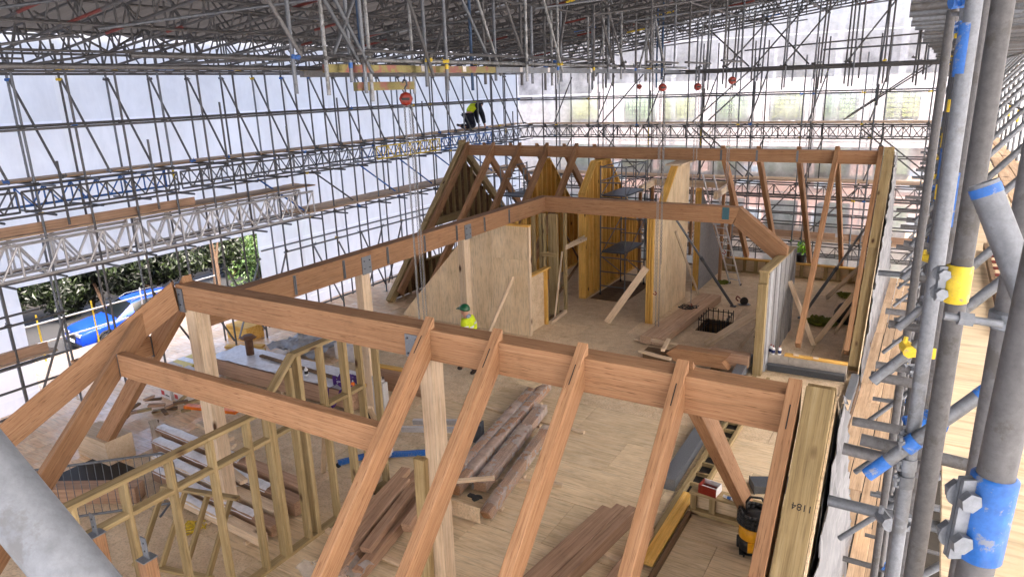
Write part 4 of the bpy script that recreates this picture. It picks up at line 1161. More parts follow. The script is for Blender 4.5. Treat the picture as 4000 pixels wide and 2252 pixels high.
# ================================================================ OBJECTS
# ---- water tanks outside the far sheeting, on shelves
ts = thing('tank_shelving', 'scaffold shelving carrying the caged water tanks outside the sheeting', 'scaffold', (-8, 31.8, GZ))
for x in (-15.9, -13.4, -11.1, -9.0, -6.75, -4.6, -2.4, -.2):
    for yv in (31.0, 32.7): tube('standard', (x, yv, GZ), (x, yv, 7.0), TR, GALV, ts)
for z in (5.1, 2.92, .62, -1.66):
    for yv in (31.05, 31.9, 32.65): tube('ledger', (-16.2, yv, z), (.2, yv, z), TR, GALV, ts)
    boards(ts, 'x', -16.2, .2, 31.2, 6, z + .05)
def tank_bottle_mat(name, col):
    mt, nt, bs = newmat(name)
    bs.inputs['Base Color'].default_value = lin(*col); bs.inputs['Roughness'].default_value = .35
    bs.inputs['Transmission Weight'].default_value = .0; bs.inputs['Subsurface Weight'].default_value = .0
    out = nt.nodes['Material Output']; tr = N(nt, 'ShaderNodeBsdfTranslucent'); tr.inputs[0].default_value = lin(*col); mx = N(nt, 'ShaderNodeMixShader'); mx.inputs[0].default_value = .85
    nt.links.new(bs.outputs[0], mx.inputs[1]); nt.links.new(tr.outputs[0], mx.inputs[2]); nt.links.new(mx.outputs[0], out.inputs[0])
    n = noise_tex(nt, coords(nt, (1, 1, 1)), 2.0, 3)
    a = lin(*col); b = tuple(x * .8 for x in a[:3]) + (1,)
    nt.links.new(ramp(nt, n, [(.3, b), (.7, a)]).outputs[0], bs.inputs['Base Color'])
    return mt
TANK_Y = tank_bottle_mat('tank plastic yellow', (230, 235, 186)); TANK_G = tank_bottle_mat('tank plastic green', (212, 230, 194)); TANK_D = tank_bottle_mat('tank plastic dimmed', (196, 212, 190))
def tank_proto():
    t = bpy.data.objects.new('water_tank', None); C.objects.link(t)
    mb = MB()
    prof = [(-.56, -.44), (.56, -.44), (.56, .44), (-.56, .44)]
    def ring(s, z): return [(x * s, y * s, z) for x, y in ((-.56,-.5),(-.5,-.56 * .82),(.5,-.56 * .82),(.56,-.4),(.56,.4),(.5,.46),(-.5,.46),(-.56,.4))]
    rings = [ring(.96, .16), ring(1, .22), ring(1, 1.02), ring(.96, 1.09), ring(.3, 1.1)]
    vs = [p for rg in rings for p in rg]; fs = []
    for k in range(len(rings) - 1):
        for i in range(8): fs.append((k*8+i, k*8+(i+1) % 8, (k+1)*8+(i+1) % 8, (k+1)*8+i))
    fs += [tuple(range(7, -1, -1)), tuple(range(32, 40))]
    mb.add(vs, fs); mb.lathe([(.09, 1.1), (.09, 1.15), (.07, 1.16)], 12)
    mb.build('bottle', TANK_Y, t)
    mb = MB()
    for z in (.18, .36, .54, .72, .9, 1.08): mb.path([(-.59, -.5, z), (.59, -.5, z), (.59, .5, z), (-.59, .5, z)], .021, 5, True)
    for i in range(7):
        x = -.59 + i * 1.18 / 6
        mb.tube((x, -.5, .14), (x, -.5, 1.1), .02, 5); mb.tube((x, .5, .14), (x, .5, 1.1), .02, 5)
    for i in range(5):
        y = -.5 + i * .25
        mb.tube((-.59, y, .14), (-.59, y, 1.1), .01, 5); mb.tube((.59, y, .14), (.59, y, 1.1), .01, 5)
    mb.build('cage', DSTEEL, t)
    mb = MB(); mb.box((-.6, -.5, .1), (.6, .5, .14))
    for x in (-.52, 0, .52):
        for y in (-.42, 0, .42): mb.box((x - .07, y - .07, 0), (x + .07, y + .07, .0995))
    mb.build('pallet', BLACK, t)
    mb = MB(); mb.tube((0, -.48, .24), (0, -.58, .24), .045, 10); mb.box((-.06, -.6, .28), (.06, -.57, .3)); mb.build('valve', BLACK, t)
    return t
tp = tank_proto(); first = True
rt = random.Random(4)
for row, z in enumerate((5.19, 3.01, .71, -1.57)):
    for i, x in enumerate((-14.92, -12.04, -10.18, -7.85, -5.59, -3.55, -1.37)):
        o = tp if first else copy_tree(tp); first = False
        o.location = (x + (0, -.1, .05, .1)[row], 31.85, z); o.rotation_euler = (0, 0, rt.uniform(-.06, .06))
        rn_ = ('top', 'second', 'third', 'lowest')[row]; cn = ('leftmost', 'second from left', 'third from left', 'middle', 'third from right', 'second from right', 'rightmost')[i]
        tag(o, f'{"yellow-green" if row == 0 else "dull green"} caged water tank, {cn} in the {rn_} row behind the sheeting', 'water tank', 'caged water tanks behind the far sheeting')
        b = [c for c in o.children if c.name.startswith('bottle')][0]
        b.data = b.data if o is tp else b.data.copy()
        b.data.materials[0] = TANK_D if row > 1 else (TANK_G if (i + row) % 2 else TANK_Y)  # lower rows' dimness behind the sheet is put into the plastic colour
        if row == 0 and i in (1, 5): slab('tank_label', (-.1 + o.location.x, 31.85 - .515, z + .45), (.06 + o.location.x, 31.85 - .512, z + .62), REDP, o)

# ---- parked blue car
def car():
    t = thing('parked_car', 'bright blue estate car parked on the road under the dark hedge', 'car', (-28.4, 15.7, GZ + .03))
    PAINT = plain('metallic blue paint', (10, 58, 168), .38, .1); PAINT.node_tree.nodes['Principled BSDF'].inputs['Coat Weight'].default_value = .15
    GLASS = plain('dark car glass', (10, 14, 16), .3, 0, **{'Specular IOR Level': .2}); CHR = GALV
    st = [  # y, half width, belt height, roof height, roof half width, sill
        (0.0, .70, .62, .62, .60, .30), (.06, .80, .78, .80, .68, .24), (.35, .88, .88, .93, .76, .22), (.9, .91, .95, 1.02, .80, .22), (1.35, .92, .99, 1.07, .80, .22),
        (1.45, .92, 1.0, 1.12, .78, .22), (2.15, .93, 1.02, 1.55, .60, .22), (2.7, .93, 1.03, 1.64, .60, .22), (3.5, .93, 1.05, 1.63, .59, .22), (4.15, .91, 1.06, 1.55, .58, .24), (4.55, .88, 1.06, 1.2, .64, .28), (4.7, .82, .85, .9, .7, .36)]
    vs = []; fs = []; mi = []
    for (y, w, b, r, rw, s) in st:
        half = [(w * .93, s), (w * .99, (s + b) / 2 - .05), (w, b - .1), (w * .965, b), (rw + (w - rw) * .08, r - .05), (rw * .9, r), (0, r + .03)]
        vs += [(x, y, z) for x, z in half] + [(-x, y, z) for x, z in reversed(half[:-1])]
    n = 13
    for k in range(len(st) - 1):
        for i in range(n - 1):
            fs.append((k*n+i, (k+1)*n+i, (k+1)*n+i+1, k*n+i+1))
            glass = (i in (3, 8) and 6 <= k <= 8) or (k == 5 and i in (4, 5, 6, 7)) or (k == 9 and i in (4, 5, 6, 7))
            mi.append(1 if glass else 0)
        fs.append((k*n+n-1, (k+1)*n+n-1, (k+1)*n, k*n)); mi.append(2)
    fs.append(tuple(range(n))); mi.append(0); fs.append(tuple((len(st)-1)*n + i for i in range(n - 1, -1, -1))); mi.append(0)
    mb = MB(); mb.v = vs; mb.f = fs; mb.mi = mi
    body = mb.build('body', [PAINT, GLASS, BLACK], t)
    md = body.modifiers.new('bevel', 'BEVEL'); md.width = .02; md.segments = 2; md.limit_method = 'ANGLE'; md.angle_limit = RD(25)
    for p in body.data.polygons: p.use_smooth = True
    parts = [body]
    def P(mb_, nm, mt, par=None, sm=False): parts.append(mb_.build(nm, mt, par or body, sm)); return parts[-1]
    for sx in (1, -1):
        for y in (.95, 3.65):
            M = Matrix.Translation((sx * .80, y, .35)) @ Matrix.Rotation(H90, 4, 'Y')
            w = MB(); w.lathe([(.2, -.11), (.31, -.12), (.35, -.08), (.35, .08), (.31, .12), (.2, .11)], 24, M)
            wh = w.build('wheel', BLACK, t, True); parts.append(wh)
            rm = MB(); rm.lathe([(.2, -.02), (.235, .0), (.235, .118 if sx > 0 else .02), (.21, .1)], 20, M if sx > 0 else M @ Matrix.Rotation(math.pi, 4, 'X'))
            for q in range(10):
                a = q * math.pi / 5; d = V((0, math.cos(a), math.sin(a))); c0 = V((sx * .925, y, .35))
                rm.tube(c0, c0 + d * .22, .018, 5)
            rm.tube((sx * .9, y, .35), (sx * .94, y, .35), .05, 10)
            parts.append(rm.build('rim', ALU, wh))
            ar = MB(); pts = [V((sx * .925, y + math.cos(a) * .42, .33 + math.sin(a) * .42)) for a in [math.pi * q / 10 for q in range(11)]]
            ar.path(pts, .045, 6); P(ar, 'wheel_arch', BLACK)
        hl = MB(); hl.box((sx * .52 - .2, -.005, .68), (sx * .52 + .2, .12, .79)); P(hl, 'headlight', ALU)
        mr = MB(); mr.box((sx * 1.0 - .09, 1.78, 1.02), (sx * 1.0 + .09, 1.9, 1.16)); P(mr, 'mirror', PAINT)
        rr_ = MB(); rr_.path([(sx * .55, 2.2, 1.585), (sx * .57, 2.5, 1.69), (sx * .56, 3.6, 1.69), (sx * .54, 4.0, 1.6)], .018, 6); P(rr_, 'roof_rail', CHR)
        pl = MB()
        for y in (2.72, 3.52): pl.tube((sx * .925, y, 1.03), (sx * .62, y, 1.59), .035, 6)
        P(pl, 'window_pillar', BLACK)
        ss = MB(); ss.box((sx * .9 - .03, 1.4, .2), (sx * .9 + .03, 3.2, .34)); P(ss, 'sill_trim', BLACK)
        dl = MB(); dl.box((sx * .928 - .01, 2.45, .86), (sx * .928 + .02, 2.62, .89)); dl.box((sx * .928 - .01, 3.3, .88), (sx * .928 + .02, 3.47, .91)); P(dl, 'door_handle', PAINT)
    gr = MB(); gr.box((-.36, -.03, .52), (.36, .03, .72)); P(gr, 'grille', BLACK)
    bp = MB(); bp.box((-.72, -.04, .26), (.72, .08, .38)); P(bp, 'bumper_trim', BLACK)
    npl = MB(); npl.box((-.26, -.06, .42), (.26, -.031, .52)); P(npl, 'number_plate', WHITE)
    return t, parts
ct, cparts = car()
RM = Matrix.Translation((-28.5, 13.35, GZ + .03)) @ Matrix.Rotation(RD(-7), 4, 'Z')
for o in cparts:
    if o.parent == ct:
        o.matrix_parent_inverse = Matrix.Translation(-ct.location); o.matrix_basis = RM
    else: o.matrix_parent_inverse = Matrix.Identity(4)

# ---- deck guard rails by the road
gd_ = thing('guard_rail', 'white and yellow tube guard rails at the deck edge before the car', 'railing', (-20.7, 10, 0))
for y in (7.4, 8.9, 10.4, 11.9, 13.4): tube('post', (-20.7, y, -.02), (-20.7, y, 1.35), .024, WHITE if int(y) % 2 else YELP, gd_)
for z in (.55, 1.1): tube('rail', (-20.66, 6.6, z), (-20.66, 14.6, z), .024, WHITE, gd_)

# ---- chain hoists
def links(mb, p0, p1, r=.006, pitch=.055, n_=6):
    p0 = V(p0); p1 = V(p1); L = (p1 - p0).length; k = int(L / pitch); d = (p1 - p0) / k
    for i in range(k):
        c = p0 + d * (i + .5); flip = i % 2
        a = V((1, 0, 0)) if flip else V((0, 1, 0))
        w, h = .016, pitch * .62
        pts = [c + a * w + V((0, 0, h * .5)), c + a * w - V((0, 0, h * .5)), c - V((0, 0, h * .78)), c - a * w - V((0, 0, h * .5)), c - a * w + V((0, 0, h * .5)), c + V((0, 0, h * .78))]
        for q in range(6): mb.tube(pts[q], pts[(q + 1) % 6], r, 3, caps=False)
CHAIN = metal('chain steel', (150, 150, 150), .45, .6, .05, .2)
def hoist(label, x, y, z, strands, zt, s=1.0):
    t = thing('chain_hoist', label, 'hoist', (x, y, z), 'red chain hoists hung from the roof beams')
    mb = MB()
    M = Matrix.Translation((x, y, z)) @ Matrix.Rotation(RD(35), 4, 'Z') @ Matrix.Rotation(H90, 4, 'X')
    mb.lathe([(.07 * s, -.09 * s), (.115 * s, -.07 * s), (.125 * s, 0), (.115 * s, .07 * s), (.07 * s, .09 * s)], 8, M)
    bo = mb.build('hoist_body', REDP, t)
    mb = MB(); mb.box((-.07 * s, -.022 * s, .0905 * s), (.07 * s, .022 * s, .094 * s), M); mb.build('name_plate', BLACK, bo)
    hk = MB(); hk.path([V((x, y, z + .1 * s)), V((x, y, z + .2 * s)), V((x + .04 * s, y, z + .24 * s)), V((x + .03 * s, y, z + .31 * s)), V((x - .02 * s, y, z + .33 * s)), V((x - .05 * s, y, z + .28 * s))], .016 * s, 6); hk.tube((x, y, z + .3), (x, y, zt), .012, 6); hk.build('hook', DSTEEL, t)
    for (dx, dy, zl, kind) in strands:
        c_ = MB(); links(c_, (x + dx, y + dy, z - .1 * s), (x + dx * 1.1, y + dy * 1.1, zl)); c_ = c_.build('chain', CHAIN, t); c_['kind'] = 'stuff'
        if kind:
            h2 = MB(); h2.path([V((x + dx * 1.1, y + dy * 1.1, zl)), V((x + dx * 1.1 + .05, y + dy, zl - .05)), V((x + dx * 1.1 + .02, y + dy, zl - .11)), V((x + dx * 1.1 - .05, y + dy, zl - .07))], .014, 6); h2.build('load_hook', REDP, t)
    return t
hoist('large red chain hoist with long chains, left of the kneeling worker', -8.25, 10.15, 6.78, [(-.07, .02, .9, 0), (-.02, -.03, 1.6, 0), (.06, 0, .6, 0), (.1, .03, 1.2, 1)], 7.2, 1.0)
hoist('smallest red chain hoist among the far hanging tubes', -8.0, 21.0, 6.83, [(.03, 0, 5.0, 0)], 7.2, .65)
hoist('red chain hoist whose chains drop past the link beam to the floor', -6.3, 18.2, 6.80, [(-.06, 0, 1.3, 1), (-.03, .02, .2, 0), (.06, 0, .15, 0), (.09, -.02, 2.1, 0)], 7.25, 0.85)
hoist('red chain hoist second from the right', -6.0, 20.3, 6.78, [(-.04, 0, 3.1, 0), (.04, .02, .4, 1)], 7.3, 0.85)
hoist('rightmost red chain hoist below the long far beam', -5.0, 20.1, 6.92, [(-.03, 0, 4.2, 0), (.02, 0, 2.2, 1)], 7.4, 0.85)
for (x, y) in ((-6.3, 18.2), (-6.0, 20.3), (-5.0, 20.1)):
    tube('hanger', (x - .0, y - 1.2, 7.42), (x, y + 1.2, 7.42), TR, GALVD, ring); tube('hanger', (x, y - .9, 7.3), (x, y - .9, zb(x)), TR, GALVD, ring); tube('hanger', (x, y + .9, 7.3), (x, y + .9, zb(x)), TR, GALV, ring)

# ---- workers
def skinfig(name, pts, edges, root, mat, parent, sub=1):
    names = list(pts)
    me = bpy.data.meshes.new(name)
    me.from_pydata([pts[n_][0] for n_ in names], [(names.index(a), names.index(b)) for a, b in edges], [])
    o = bpy.data.objects.new(name, me); C.objects.link(o); o.parent = parent
    me.materials.append(mat)
    sk = o.modifiers.new('skin', 'SKIN'); sk.use_smooth_shade = True
    if not me.skin_vertices: 
        bm = bmesh.new(); bm.from_mesh(me); bm.verts.layers.skin.verify(); bm.to_mesh(me); bm.free()
    for i, n_ in enumerate(names):
        r = pts[n_][1]; sv = me.skin_vertices[0].data[i]
        sv.radius = r if isinstance(r, tuple) else (r, r); sv.use_root = (n_ == root)
    ss = o.modifiers.new('smooth', 'SUBSURF'); ss.levels = sub; ss.render_levels = sub + 1
    return o
def hand(pts, edges, tagk, wr, d, side, curl):
    """palm with four fingers and a thumb"""
    wr = V(wr); d = V(d).normalized(); s = V(side).normalized(); c = V(curl).normalized()
    pts['palm' + tagk] = (wr + d * .07, (.035, .02)); edges.append(('wrist' + tagk, 'palm' + tagk))
    for i in range(4):
        b = wr + d * (.12 + (.0, .008, .004, -.006)[i]) + s * (.03 - .02 * i); L = (.07, .08, .075, .06)[i]
        pts[f'k{tagk}{i}'] = (b, .011); pts[f'm{tagk}{i}'] = (b + d * L * .5 + c * .012, .009); pts[f't{tagk}{i}'] = (b + d * L * .75 + c * .04, .007)
        edges += [('palm' + tagk, f'k{tagk}{i}'), (f'k{tagk}{i}', f'm{tagk}{i}'), (f'm{tagk}{i}', f't{tagk}{i}')]
    b = wr + d * .035 + s * .045
    pts['th' + tagk] = (b, .013); pts['tt' + tagk] = (b + d * .05 + s * .02 + c * .015, .009)
    edges += [('palm' + tagk, 'th' + tagk), ('th' + tagk, 'tt' + tagk)]
def worker(label, J, loc, rz, helmet, jacket_mat, arm_mat, vest=False, bulk=1.0):
    t = thing('person', label, 'person', loc, None, rz)
    R_ = {'pelvis': (.13, .1), 'spine': (.14, .1), 'chest': (.16, .11), 'neckbase': (.08, .08), 'neck': (.055, .06), 'jaw': (.06, .075), 'head': (.078, .095), 'crown': (.06, .075),
          'nose': .014, 'shl': .06, 'ell': .045, 'wristl': .03, 'shr': .06, 'elr': .045, 'wristr': .03, 'hipl': .09, 'knl': .06, 'anl': .042, 'tol': .035, 'hipr': .09, 'knr': .06, 'anr': .042, 'tor': .035}
    E_ = [('pelvis', 'spine'), ('spine', 'chest'), ('chest', 'neckbase'), ('neckbase', 'neck'), ('neck', 'jaw'), ('jaw', 'head'), ('head', 'crown'), ('jaw', 'nose'), ('chest', 'shl'), ('shl', 'ell'), ('ell', 'wristl'), ('chest', 'shr'), ('shr', 'elr'), ('elr', 'wristr'), ('pelvis', 'hipl'), ('hipl', 'knl'), ('knl', 'anl'), ('anl', 'tol'), ('pelvis', 'hipr'), ('hipr', 'knr'), ('knr', 'anr'), ('anr', 'tor')]
    pts = {k: (V(J[k]), R_[k]) for k in R_}
    ed = list(E_)
    for k, sd_ in (('l', 1), ('r', -1)):
        d = V(J['wrist' + k]) - V(J['el' + k])
        hand(pts, ed, k, J['wrist' + k], d, (sd_ * -.3, 1, 0), (0, 0, -1) if d.z > -.2 else (-sd_, 0, 0))
    body = skinfig('body', pts, ed, 'pelvis', SKIN, t)
    g = lambda ks, add, scale=1.0: {k: (V(J[k]), tuple((x + add) * (1 + (bulk - 1) * .5) for x in R_[k]) if isinstance(R_[k], tuple) else (R_[k] + add) * bulk) for k in ks}
    jk = skinfig('jacket', g(['pelvis', 'spine', 'chest', 'neckbase'] + ([] if vest else ['shl', 'ell', 'wristl', 'shr', 'elr', 'wristr']), .032), [e for e in E_ if all(k in ['pelvis', 'spine', 'chest', 'neckbase'] + ([] if vest else ['shl', 'ell', 'wristl', 'shr', 'elr', 'wristr']) for k in e)], 'pelvis', jacket_mat, t)
    if vest:
        skinfig('sleeves', g(['chest', 'shl', 'ell', 'wristl', 'shr', 'elr', 'wristr'], .024), [e for e in E_ if all(k in ('chest', 'shl', 'ell', 'wristl', 'shr', 'elr', 'wristr') for k in e)], 'chest', arm_mat, t)
    skinfig('trousers', g(['pelvis', 'hipl', 'knl', 'anl', 'hipr', 'knr', 'anr'], .028), [('pelvis', 'hipl'), ('hipl', 'knl'), ('knl', 'anl'), ('pelvis', 'hipr'), ('hipr', 'knr'), ('knr', 'anr')], 'pelvis', NAVY, t)
    for k in 'lr':
        a = V(J['an' + k]); b = V(J['to' + k])
        skinfig('boot', {'a': (a + V((0, 0, .08)), .062), 'b': (a, .062), 'c': (b, (.055, .05))}, [('a', 'b'), ('b', 'c')], 'b', BOOT, t)
    hd = V(J['head']); cr = V(J['crown'])
    Mh = Matrix.Translation(hd) @ (cr - hd).to_track_quat('Z', 'Y').to_matrix().to_4x4()
    mb = MB()
    if helmet == 'green':
        mb.lathe([(.135, .02), (.14, .03), (.13, .06), (.115, .1), (.085, .14), (.04, .16), (.0, .163)], 20, Mh)
        hm = mb.build('helmet', GREENH, t, True); hm.parent = t; hm.matrix_parent_inverse = Matrix.Identity(4)
        pk = MB(); f_ = (V(J['nose']) - V(J['jaw'])); f_.z = 0; f_.normalize(); s_ = f_.cross(V((0, 0, 1)))
        for i in range(7):
            pass
        Mp = Matrix((s_, f_, V((0, 0, 1)))).transposed().to_4x4(); Mp.translation = hd + V((0, 0, .035))
        pk.box((-.1, .06, 0), (.1, .185, .012), Mp); pk.box((-.07, .185, -.002), (.07, .205, .01), Mp)
        pk = pk.build('peak', GREENH, t); pk.parent = hm; pk.matrix_parent_inverse = Matrix.Identity(4)
        lbm = MB(); lbm.box((-.025, .128, .05), (.025, .134, .08), Mp); lb_ = lbm.build('badge', WHITE, t); lb_.parent = hm; lb_.matrix_parent_inverse = Matrix.Identity(4)
    else:
        mb.lathe([(.1, -.04), (.112, .0), (.108, .05), (.085, .095), (.04, .115), (.0, .118)], 16, Mh)
        hm = mb.build('dark_hat', BLACK, t, True); hm.parent = t; hm.matrix_parent_inverse = Matrix.Identity(4)
    # eyes and ears
    f_ = (V(J['nose']) - V(J['jaw'])).normalized(); s_ = V((f_.y, -f_.x, 0)).normalized()
    fm = MB()
    for sg in (1, -1):
        fm.tube(hd + f_ * .083 + s_ * sg * .032 - V((0, 0, .01)), hd + f_ * .093 + s_ * sg * .032 - V((0, 0, .01)), .011, 8)
    fm.box((-.022, -.004, -.004), (.022, .004, .004), Matrix.Translation(V(J['jaw']) + f_ * .082 - V((0, 0, .02))) @ Matrix((s_, f_, V((0, 0, 1)))).transposed().to_4x4())
    e_ = fm.build('face_features', BLACK, t); e_.parent = t; e_.matrix_parent_inverse = Matrix.Identity(4)
    er = MB()
    for sg in (1, -1): er.tube(hd + s_ * sg * .085 - V((0, 0, .055)), hd + s_ * sg * .095 - V((0, 0, .0)), .018, 8)
    e_ = er.build('ears', SKIN, t); e_.parent = t; e_.matrix_parent_inverse = Matrix.Identity(4)
    # reflective bands round the torso and over the shoulders
    def band(p, ax, rx, ry, h_):
        M = Matrix.Translation(V(p)) @ V(ax).to_track_quat('Z', 'Y').to_matrix().to_4x4()
        b = MB(); vs = []; n = 24
        for z in (-h_, h_):
            for i in range(n): a = 2 * math.pi * i / n; vs.append(M @ V((math.cos(a) * rx, math.sin(a) * ry, z)))
        b.add(vs, [(i, (i + 1) % n, n + (i + 1) % n, n + i) for i in range(n)])
        q = b.build('reflective_band', REFL, t); q.parent = t; q.matrix_parent_inverse = Matrix.Identity(4)
    ax = V(J['chest']) - V(J['spine'])
    band(V(J['spine']) * .55 + V(J['chest']) * .45, ax, .186, .142, .026); band(V(J['spine']) * .9 + V(J['pelvis']) * .1, ax, .178, .138, .026)
    if not vest:
        for k in 'lr': band((V(J['sh' + k]) + V(J['el' + k])) / 2, V(J['el' + k]) - V(J['sh' + k]), .088, .088, .024)
        hb = skinfig('hood', {'a': (V(J['neckbase']) + V((.07, -.03, .02)), .045), 'b': (V(J['neckbase']) + V((0, -.09, .04)), (.07, .06)), 'c': (V(J['neckbase']) + V((-.07, -.03, .02)), .045)}, [('a', 'b'), ('b', 'c')], 'b', GREYH, t)
    return t
J1 = dict(pelvis=(0, 0, .97), spine=(0, .0, 1.17), chest=(0, .01, 1.38), neckbase=(0, .03, 1.5), neck=(0, .045, 1.55), jaw=(0, .075, 1.61), head=(0, .075, 1.68), crown=(0, .065, 1.745), nose=(0, .19, 1.645),
          shl=(.19, .0, 1.44), ell=(.25, -.06, 1.17), wristl=(.23, .08, .95), shr=(-.19, .0, 1.44), elr=(-.25, -.08, 1.18), wristr=(-.23, .02, .93),
          hipl=(.1, 0, .92), knl=(.1, .16, .5), anl=(.1, .26, .1), tol=(.1, .43, .05), hipr=(-.1, 0, .92), knr=(-.1, .06, .5), anr=(-.1, -.2, .16), tor=(-.1, -.06, .05))
worker('worker in green helmet and yellow hi-vis jacket walking left behind the near ridge', J1, (-9.5, 13.48, 0), RD(96), 'green', HIVIS, HIVIS)
J2 = dict(pelvis=(0, -.06, .62), spine=(0, .06, .80), chest=(0, .26, .96), neckbase=(0, .4, .98), neck=(0, .46, .97), jaw=(0, .52, .92), head=(0, .55, .99), crown=(0, .57, 1.06), nose=(0, .63, .88),
          shl=(.2, .32, .90), ell=(.25, .46, .55), wristl=(.22, .56, .18), shr=(-.2, .32, .90), elr=(-.25, .44, .55), wristr=(-.2, .52, .18),
          hipl=(.13, -.1, .52), knl=(.15, .1, .1), anl=(.15, -.36, .1), tol=(.15, -.5, .06), hipr=(-.13, -.1, .52), knr=(-.15, .05, .1), anr=(-.15, -.42, .12), tor=(-.15, -.58, .2))
worker('worker in hi-vis vest and dark clothes kneeling on the high scaffold boards', J2, (-16.9, 24.9, 5.34), RD(-25), 'dark', HIVIS, NAVY, True, 1.5)

# ================================================================ SITE CLUTTER
def lump(label, cat, name, c, rad, mat, n=26, r=.035, seed=1):
    """heap of loose loops: netting, rope or cable"""
    rnd = random.Random(seed)
    t = thing(name, label, cat, (c[0], c[1], 0))
    mb = MB()
    for i in range(n):
        a0 = rnd.uniform(0, 6.28); k = 7; cx, cy = rnd.uniform(-.4, .4) * rad[0], rnd.uniform(-.4, .4) * rad[1]
        pts = []
        for j in range(k):
            a = a0 + j * rnd.uniform(.5, .9)
            f = rnd.uniform(.3, .6)
            pts.append(V((c[0] + cx + math.cos(a) * rad[0] * f, c[1] + cy + math.sin(a) * rad[1] * f, c[2] + r + rnd.uniform(0, 1) ** 1.5 * rad[2] * (1 - .6 * abs(cx) / rad[0]))))
        mb.path(pts, r, 5)
    o = mb.build('strand', mat, t); o['kind'] = 'stuff'
    return t
def timber(name, label, cat, p0, p1, w, h, mat, group=None, upv=(0, 0, 1), **kw):
    o = beam(name, p0, p1, w, h, mat, None, upv, **kw)
    return tag(o, label, cat, group)

# ---- wrapped and loose beams on the floor
# long brown pack with foil-wrapped top (carries strap, flue and planks)
pk = thing('beam_pack', 'long brown beam pack with white foil top left of the middle post', 'timber stack', (-13, 10.9, 0))
for i in range(3): beam('bearer', (-15.0 + i * 2.1, 10.4, .04), (-15.0 + i * 2.1, 11.4, .04), .1, .08, PINE, pk)
for i in range(3):
    for j in range(2): beam('packed_beam', (-15.45, 10.52 + i * .32, .185 + j * .205), (-10.55, 10.52 + i * .32, .185 + j * .205), .31, .2, BROWNLVL, pk)
def foil(x0, x1, y0, y1, z, seed, drop=.0, res=.09, amp=.02):
    nx = int((x1 - x0) / res); ny = int((y1 - y0) / res) + 1; vs = []; fs = []
    for j in range(ny + 1):
        for i in range(nx + 1):
            x = x0 + (x1 - x0) * i / nx; y = y0 + (y1 - y0) * j / ny
            d = amp * noise.noise(V((x * 4, y * 5, seed))) + amp * abs(noise.noise(V((x * 9, y * 9, seed + 3))))
            e = max(0, 1 - min(j, ny - j) / 1.0) * drop
            vs.append((x, y, z + .012 + amp + d - e))
    for j in range(ny):
        for i in range(nx): k = j * (nx + 1) + i; fs.append((k, k + 1, k + nx + 2, k + nx + 1))
    mb = MB(); mb.add(vs, fs); return mb
foil(-15.45, -10.6, 10.36, 11.32, .5, 3).build('foil_wrap', WRAP, pk, smooth=True)
timber('plank', 'thin dark plank lying along the foil-wrapped pack', 'plank', (-14.2, 10.95, .57), (-11.4, 10.75, .57), .1, .05, DARKT)
fl = thing('flue_pipe', 'brown capped flue pipe standing on the foil-wrapped pack', 'flue', (-14.6, 10.95, .53))
FLUE = plain('brown flue', (104, 74, 54), .6)
mb = MB(); mb.lathe([(.1, .53), (.1, .92), (.115, .93), (.115, .98)], 16, Matrix.Translation((-14.6, 10.95, 0))); mb.build('pipe', FLUE, fl, True)
mb = MB(); mb.box((-14.78, 10.82, 1.0), (-14.42, 11.08, 1.015), Matrix.Identity(4)); mb.lathe([(.2, .985), (.12, 1.06), (.0, 1.075)], 14, Matrix.Translation((-14.6, 10.95, 0))); mb.build('cowl', FLUE, fl)
st_ = thing('lifting_strap', 'purple lifting strap heaped on the pack by the middle post', 'strap', (-10.9, 10.55, .55))
rp = random.Random(8); mb = MB()
for i in range(9):
    c0 = V((-10.9 + rp.uniform(-.3, .3), 10.55 + rp.uniform(-.1, .3), .56)); pts = [c0 + V((math.cos(a) * rp.uniform(.08, .22), math.sin(a) * rp.uniform(.06, .2), rp.uniform(0, .14))) for a in [j * .9 for j in range(7)]]
    for q in range(6):
        M = frame(pts[q], pts[q + 1]); mb.box((0, -.04, -.004), ((pts[q + 1] - pts[q]).length, .04, .004), M)
pts = [V((-11.1, 10.45, .58)), V((-11.25, 10.33, .5)), V((-11.28, 10.31, .25)), V((-11.1, 10.3, .08)), V((-10.95, 10.31, .3)), V((-10.85, 10.34, .55))]
for q in range(5): M = frame(pts[q], pts[q + 1], (0, 1, 0)); mb.box((0, -.004, -.04), ((pts[q + 1] - pts[q]).length, .004, .04), M)
mb.build('strap_loop', PURPLE, st_)
def bottle(label, x, y, z, cap, lab, h=.24, body=None):
    t = thing('glue_bottle', label, 'bottle', (x, y, z), 'bottles left on the site')
    mb = MB(); M = Matrix.Translation((x, y, z)); mb.lathe([(.04, 0), (.045, .01), (.045, h * .62), (.03, h * .75), (.016, h * .8)], 14, M); mb.build('bottle_body', body or WHITE, t, True)
    mb = MB(); mb.lathe([(.018, h * .8), (.016, h * .9), (.006, h)], 10, M); mb.build('cap', cap, t, True)
    mb = MB(); mb.lathe([(.0458, h * .18), (.0458, h * .52)], 14, M); o = mb.build('label', lab, t, True)
DBLUE = plain('dark blue label', (30, 44, 96), .5)
bottle('white glue bottle with red cap, front left of three on the upstand', -2.92, 17.16, .37, REDP, DBLUE)
bottle('white glue bottle with red cap standing apart on the upstand', -2.78, 17.2, .37, REDP, DBLUE)
bottle('white glue bottle mostly hidden behind its neighbour on the upstand', -2.99, 17.22, .37, REDP, DBLUE)
bottle('white bottle with black label on the foil-wrapped pack', -12.2, 10.6, .54, WHITE, BLACK)
bottle('orange bottle beside the middle post on the pack', -10.62, 10.5, .55, WHITE, ORANGE, .22, ORANGE)
timber('plank', 'yellow plank lying behind the middle post', 'plank', (-11.6, 11.75, .56), (-9.3, 11.95, .56), .14, .05, YELLOW)
